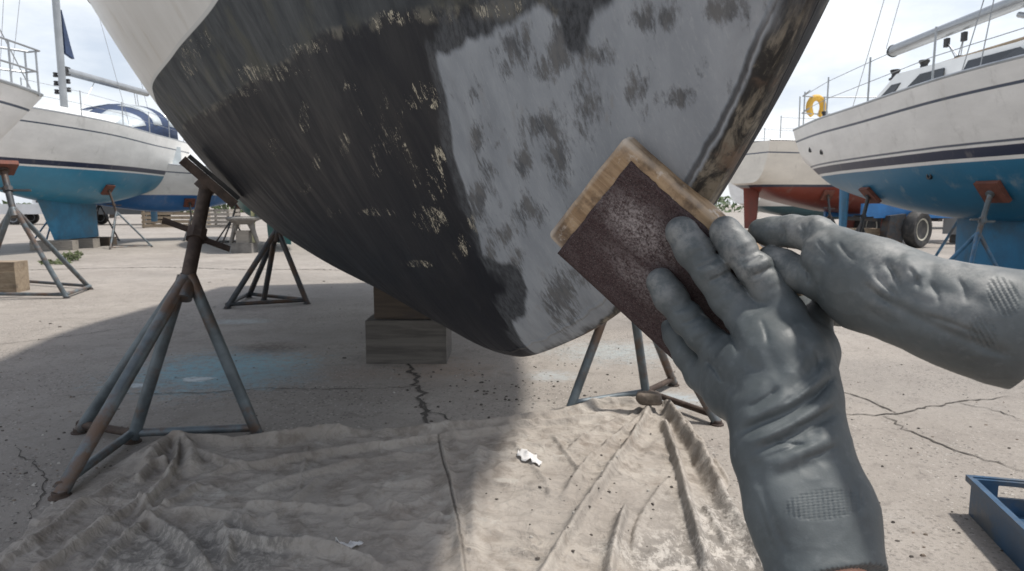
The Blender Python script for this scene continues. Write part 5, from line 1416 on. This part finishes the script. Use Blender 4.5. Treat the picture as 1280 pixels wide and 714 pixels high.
person = None
def hands():
    # the worker's arms, one body; only a little skin shows below the cuffs
    B = Field()
    ea, eb = Vector((.30, .30, .62)), Vector((.60, .22, .96)); sa, sb = Vector((.22, -.30, .80)), Vector((.58, -.28, .86))
    ca2, cb2 = at(1066, 810, .456), at(1400, 440, .440)
    B.chain([at(1005, 580, .513), at(1030, 655, .492), at(1044, 735, .4695), ca2, ea, sa], [.019, .0200, .0215, .0235, .040, .056], .012)
    B.chain([at(1180, 392, .500), at(1280, 415, .466), at(1330, 424, .456), cb2, eb, sb], [.019, .024, .029, .031, .040, .056], .012)
    B.cap(sa, sb, .075, .075, .06)
    B.mods.append(lambda P: .0008*noise3(P, 90, 3))
    me, V = B.mesh('person', .0045)
    n = NT('skin'); o = n.obj()
    base = n.mix(n.step(n.noise(o, 40, 6, .65), .3, .7), (.40,.205,.14), (.52,.29,.205))
    base = n.mix(n.step(n.noise(o, 160, 4, .7), .55, .72, 0, .5), base, (.32,.14,.09))
    sk = n.done(base, .5, 0, n.bump(n.noise(o, 300, 4, .6), .3, .001)); n.b.inputs['Subsurface Weight'].default_value = .08; n.b.inputs['Subsurface Radius'].default_value = (.01,.004,.002)
    person = link_mesh('person', me, sk, None, smooth=180)
    tag(person, 'person in long grey rubber gloves holding the sanding board, only forearms showing', 'person')

    # lower glove: left hand flat on the abrasive, fingers spread towards the upper left
    A = Field()
    def fin(pts, k=.005): px_chain(A, [(x, y, plane_t(x, y, lf), r) for x, y, lf, r in pts], k, 1.0, (-1, .026))
    K = .016
    # back of the hand and wrist first
    mI, mM, mR, mP = (980,392,.043), (934,400,.047), (897,436,.040), (878,468,.026)
    pt = lambda q: plane_t(q[0], q[1], q[2])
    for (m, r0, w, r1) in ((mI, 26, (1008,500,.545), 35), (mM, 26, (990,505,.535), 36), (mR, 24, (968,512,.537), 35), (mP, 22, (951,520,.545), 31)):
        px_chain(A, [(m[0], m[1], pt(m), r0), ((m[0]+w[0])/2, (m[1]+w[1])/2-4, (pt(m)+w[2])/2-.006, (r0+r1)/2+3), (w[0], w[1], w[2], r1)], K)
    px_chain(A, [(955,525,.540,34),(965,570,.522,40),(986,640,.500,44),(1012,735,.472,48)], .022)
    px_chain(A, [(1004,508,.540,38),(1013,565,.522,40),(1043,640,.500,43),(1064,735,.470,46)], .022)
    # ball of the thumb; the thumb reaches behind the board
    px_chain(A, [(1003,480,.552,36),(1016,440,.575,27),(1012,402,.600,22),(985,362,.655,19),(955,335,.675,15)], .014)
    fin([(852,290,.0135,19.5),(866,312,.020,21.5),(889,343,.031,20.5),(912,375,.038,22.5),mM+(24,)])
    fin([(907,290,.0135,19.5),(921,310,.020,21),(944,337,.031,20.5),(963,366,.035,23),mI+(25,)])
    fin([(826,353,.0125,18),(838,372,.019,20),(858,398,.028,19),(878,420,.038,20),mR+(22,)])
    px_chain(A, [(838,402,plane_t(838,402,-.010),14),(846,420,plane_t(846,420,.004),16),(860,444,plane_t(860,444,.016),18),(878,468,plane_t(878,468,.026),20)], .005, 1.0, (-1, .026))
    c = crease
    A.mods += [
        # wrist folds
        c([(912,548),(950,530),(990,515),(1025,490),(1046,462)], 0.00420, 7), c([(915,532),(960,510),(1000,492),(1040,455)], -0.00260, 9),
        c([(940,566),(985,548),(1020,530),(1052,512)], 0.00360, 6), c([(925,556),(975,536),(1015,515),(1050,490)], -0.00320, 8),
        c([(955,586),(1000,566),(1055,540)], -0.00260, 9), c([(960,604),(1000,585),(1050,566)], 0.00160, 8), c([(975,500),(1005,478),(1035,440)], 0.00220, 7), c([(965,486),(995,462),(1020,430)], -0.00140, 7),
        c([(985,560),(1010,545),(1030,538)], 0.00180, 4), c([(935,520),(960,500),(975,480)], 0.00160, 6), c([(920,505),(945,490),(960,470)], -0.00120, 6),
        # knuckle folds on the fingers
        c([(866,330),(886,322),(905,312)], 0.00121, 3.8), c([(872,345),(894,334),(915,324)], -0.00110, 4.2), c([(880,356),(900,347),(920,336)], 0.00099, 3.4), c([(858,316),(876,307),(890,300)], -0.00077, 3.8), c([(885,378),(910,368),(935,352)], 0.00072, 4.2),
        c([(920,325),(942,318),(962,306)], 0.00132, 3.8), c([(927,338),(950,330),(972,318)], -0.00121, 4.2), c([(934,349),(956,342),(978,330)], 0.00110, 3.4), c([(914,312),(932,304),(948,296)], -0.00077, 3.8), c([(945,370),(968,360),(992,346)], 0.00077, 4.2),
        c([(836,385),(856,380),(872,370)], 0.00121, 3.4), c([(842,396),(862,390),(880,380)], -0.00110, 3.8), c([(852,412),(872,406),(890,396)], 0.00099, 3.4), c([(862,428),(885,420),(905,410)], 0.00077, 3.8),
        # webs and tendons over the back
        c([(905,400),(930,440),(960,480)], 0.00130, 9), c([(950,410),(965,450),(985,490)], 0.00130, 9), c([(915,392),(925,420),(945,460)], -0.00080, 8), c([(880,440),(905,470),(935,505)], 0.00120, 9), c([(1005,420),(1012,450),(1020,480)], 0.00160, 7),
        # fine sharp creases
        c([(930,552),(965,536),(1000,520)], 0.00203, 2.6), c([(985,540),(1015,526),(1046,506)], 0.00217, 2.6), c([(950,575),(990,560),(1030,548)], 0.00174, 2.6), c([(972,508),(1000,490),(1028,466)], 0.00188, 2.6),
        c([(930,512),(958,498),(978,482)], 0.00160, 2.4), c([(1010,505),(1028,488),(1042,470)], 0.00188, 2.4), c([(965,548),(985,556),(1010,556)], 0.00174, 2.4), c([(1000,575),(1025,568),(1050,556)], 0.00145, 2.4),
        c([(868,336),(884,330),(900,322)], 0.00188, 2.2), c([(884,352),(900,346),(914,338)], 0.00174, 2.2), c([(925,331),(940,326),(955,318)], 0.00188, 2.2), c([(938,346),(954,340),(968,331)], 0.00188, 2.2),
        c([(840,390),(855,385),(868,378)], 0.00174, 2.2), c([(850,406),(866,400),(880,392)], 0.00160, 2.2), c([(905,408),(918,425),(922,445)], 0.00145, 2.6), c([(950,398),(958,415),(960,432)], 0.00130, 2.6),
        c([(880,448),(895,462),(905,482)], 0.00145, 2.6), c([(1018,436),(1024,452),(1022,470)], 0.00174, 2.6), c([(945,620),(958,660),(966,690)], 0.00080, 3), c([(1060,600),(1072,640),(1078,670)], 0.00090, 3),
        # seam and dents of the cuff
        c([(950,600),(965,650),(990,700)], 0.00120, 5), c([(1055,590),(1075,640),(1092,690)], 0.00120, 10), c([(985,610),(1000,650),(1020,690)], -0.00080, 14), c([(940,570),(950,590),(948,615)], 0.00140, 8),
        lambda P: -.0006*np.clip(1-7*np.abs(noise3(P, 22, 17)), 0, 1)**2 - .0004*np.clip(1-6*np.abs(noise3(P, 62, 23)), 0, 1)**2, lambda P: .0006*noise3(P, 20, 11) + .0004*noise3(P, 120, 5)]
    pa = at(1043, 724, .468); axa = (at(1060, 735, .462) - at(1035, 660, .490))
    A.cuts.append(hem_cut(pa, (axa.normalized() + Vector((.10, .0, .12))).normalized(), .0020, 44))
    finish('glove', A, .00108, person, MG, grips=((1031,631,46,17,-.10),), dust=((851,290,26),(825,352,26),(906,288,30),(930,330,40)))

    # upper glove: right hand pinching the far edge of the board
    G = Field()
    px_chain(G, [(1400,436,.440,72),(1310,418,.462,66),(1255,409,.475,62),(1200,396,.490,57),(1150,380,.508,49),(1110,360,.524,45),(1072,343,.543,43),(1040,322,.560,36)], .02)
    px_chain(G, [(1120,375,.53,40),(1080,368,.55,36),(1055,355,.565,30)], .02)
    px_chain(G, [(1050,316,.560,30),(1018,294,.578,22),(990,289,.595,19),(966,290,.606,17.5),(950,289,.615,14)], .006, 1.0, (0, .034))
    px_chain(G, [(1068,350,.545,34),(1030,350,.562,26),(1000,343,.580,21),(978,331,.594,18.5),(962,322,.600,15)], .006, 1.0, (0, .034))
    for (x0, y0, x1, y1, x2, y2) in ((1058,352,1022,352,975,330),(1066,362,1036,372,992,360),(1076,370,1048,386,1010,384)):
        px_chain(G, [(x0,y0,.575,22),(x1,y1,.650,18),(x2,y2,.690,16)], .010)
    G.mods += [
        c([(1100,325),(1118,338),(1122,356)], 0.00310, 7), c([(1125,318),(1142,334),(1150,352)], -0.00260, 11), c([(1158,328),(1166,348),(1160,370)], 0.00136, 9),
        c([(1060,352),(1100,372),(1150,398),(1215,428),(1290,458)], 0.00161, 6), c([(1075,340),(1120,362),(1170,390),(1230,414),(1290,440)], -0.00112, 12),
        c([(1108,330),(1120,345),(1126,362)], 0.00232, 2.6), c([(1134,332),(1146,348),(1150,366)], 0.00188, 2.6), c([(1090,340),(1104,356),(1124,372)], 0.00188, 2.6), c([(1078,352),(1096,368),(1118,384)], 0.00160, 2.6),
        c([(1150,392),(1190,404),(1236,424)], 0.00174, 2.8), c([(1160,350),(1172,366),(1174,384)], 0.00160, 2.6), c([(1195,345),(1206,362),(1208,382)], 0.00145, 2.6), c([(1020,300),(1030,312),(1044,322)], 0.00174, 2.4), c([(1046,300),(1056,316),(1072,328)], 0.00160, 2.6),
        c([(1008,336),(1012,346),(1010,356)], 0.00174, 2.2), c([(992,330),(996,340),(994,350)], 0.00160, 2.2), c([(1000,278),(1005,289),(1002,299)], 0.00160, 2.2), c([(978,280),(981,290),(979,300)], 0.00145, 2.2),
        c([(1085,320),(1100,345),(1125,365)], 0.00124, 6), c([(1070,330),(1090,352),(1112,372)], -0.00087, 6), c([(1110,352),(1140,372),(1180,384)], 0.00099, 6), c([(1150,350),(1185,368),(1230,376)], 0.00112, 9),
        c([(1075,385),(1100,394),(1125,410)], 0.00124, 6), c([(1120,405),(1150,418),(1200,440)], -0.00099, 8), c([(1190,350),(1215,368),(1235,392)], 0.00074, 9), c([(1205,420),(1240,436),(1270,445)], 0.00087, 7),
        c([(1005,330),(1012,344),(1010,360)], 0.00099, 4), c([(990,325),(996,338),(994,352)], -0.00087, 4.5), c([(1020,332),(1028,346),(1026,364)], 0.00099, 5), c([(975,278),(980,290),(978,304)], 0.00074, 4), c([(1005,272),(1012,286),(1008,302)], 0.00099, 5), c([(1030,285),(1038,302),(1030,318)], 0.00087, 6),
        c([(1000,310),(1025,318),(1050,330)], 0.00186, 7), lambda P: -.0007*np.clip(1-7*np.abs(noise3(P, 22, 37)), 0, 1)**2 - .0004*np.clip(1-6*np.abs(noise3(P, 62, 43)), 0, 1)**2, lambda P: .0007*noise3(P, 20, 31) + .0004*noise3(P, 120, 15)]
    pb = at(1330, 427, .452); axb = at(1310, 420, .455) - at(1200, 396, .490)
    G.cuts.append(hem_cut(pb, (axb.normalized() + Vector((0, 0, -.62))).normalized(), .0020, 44))
    finish('glove', G, .00108, person, MG, grips=((1254,371,16,24,-.5),(1228,415,15,20,-.5)), dust=((1000,285,40),(970,325,30),(1110,335,45),(1200,350,50)))
hands()
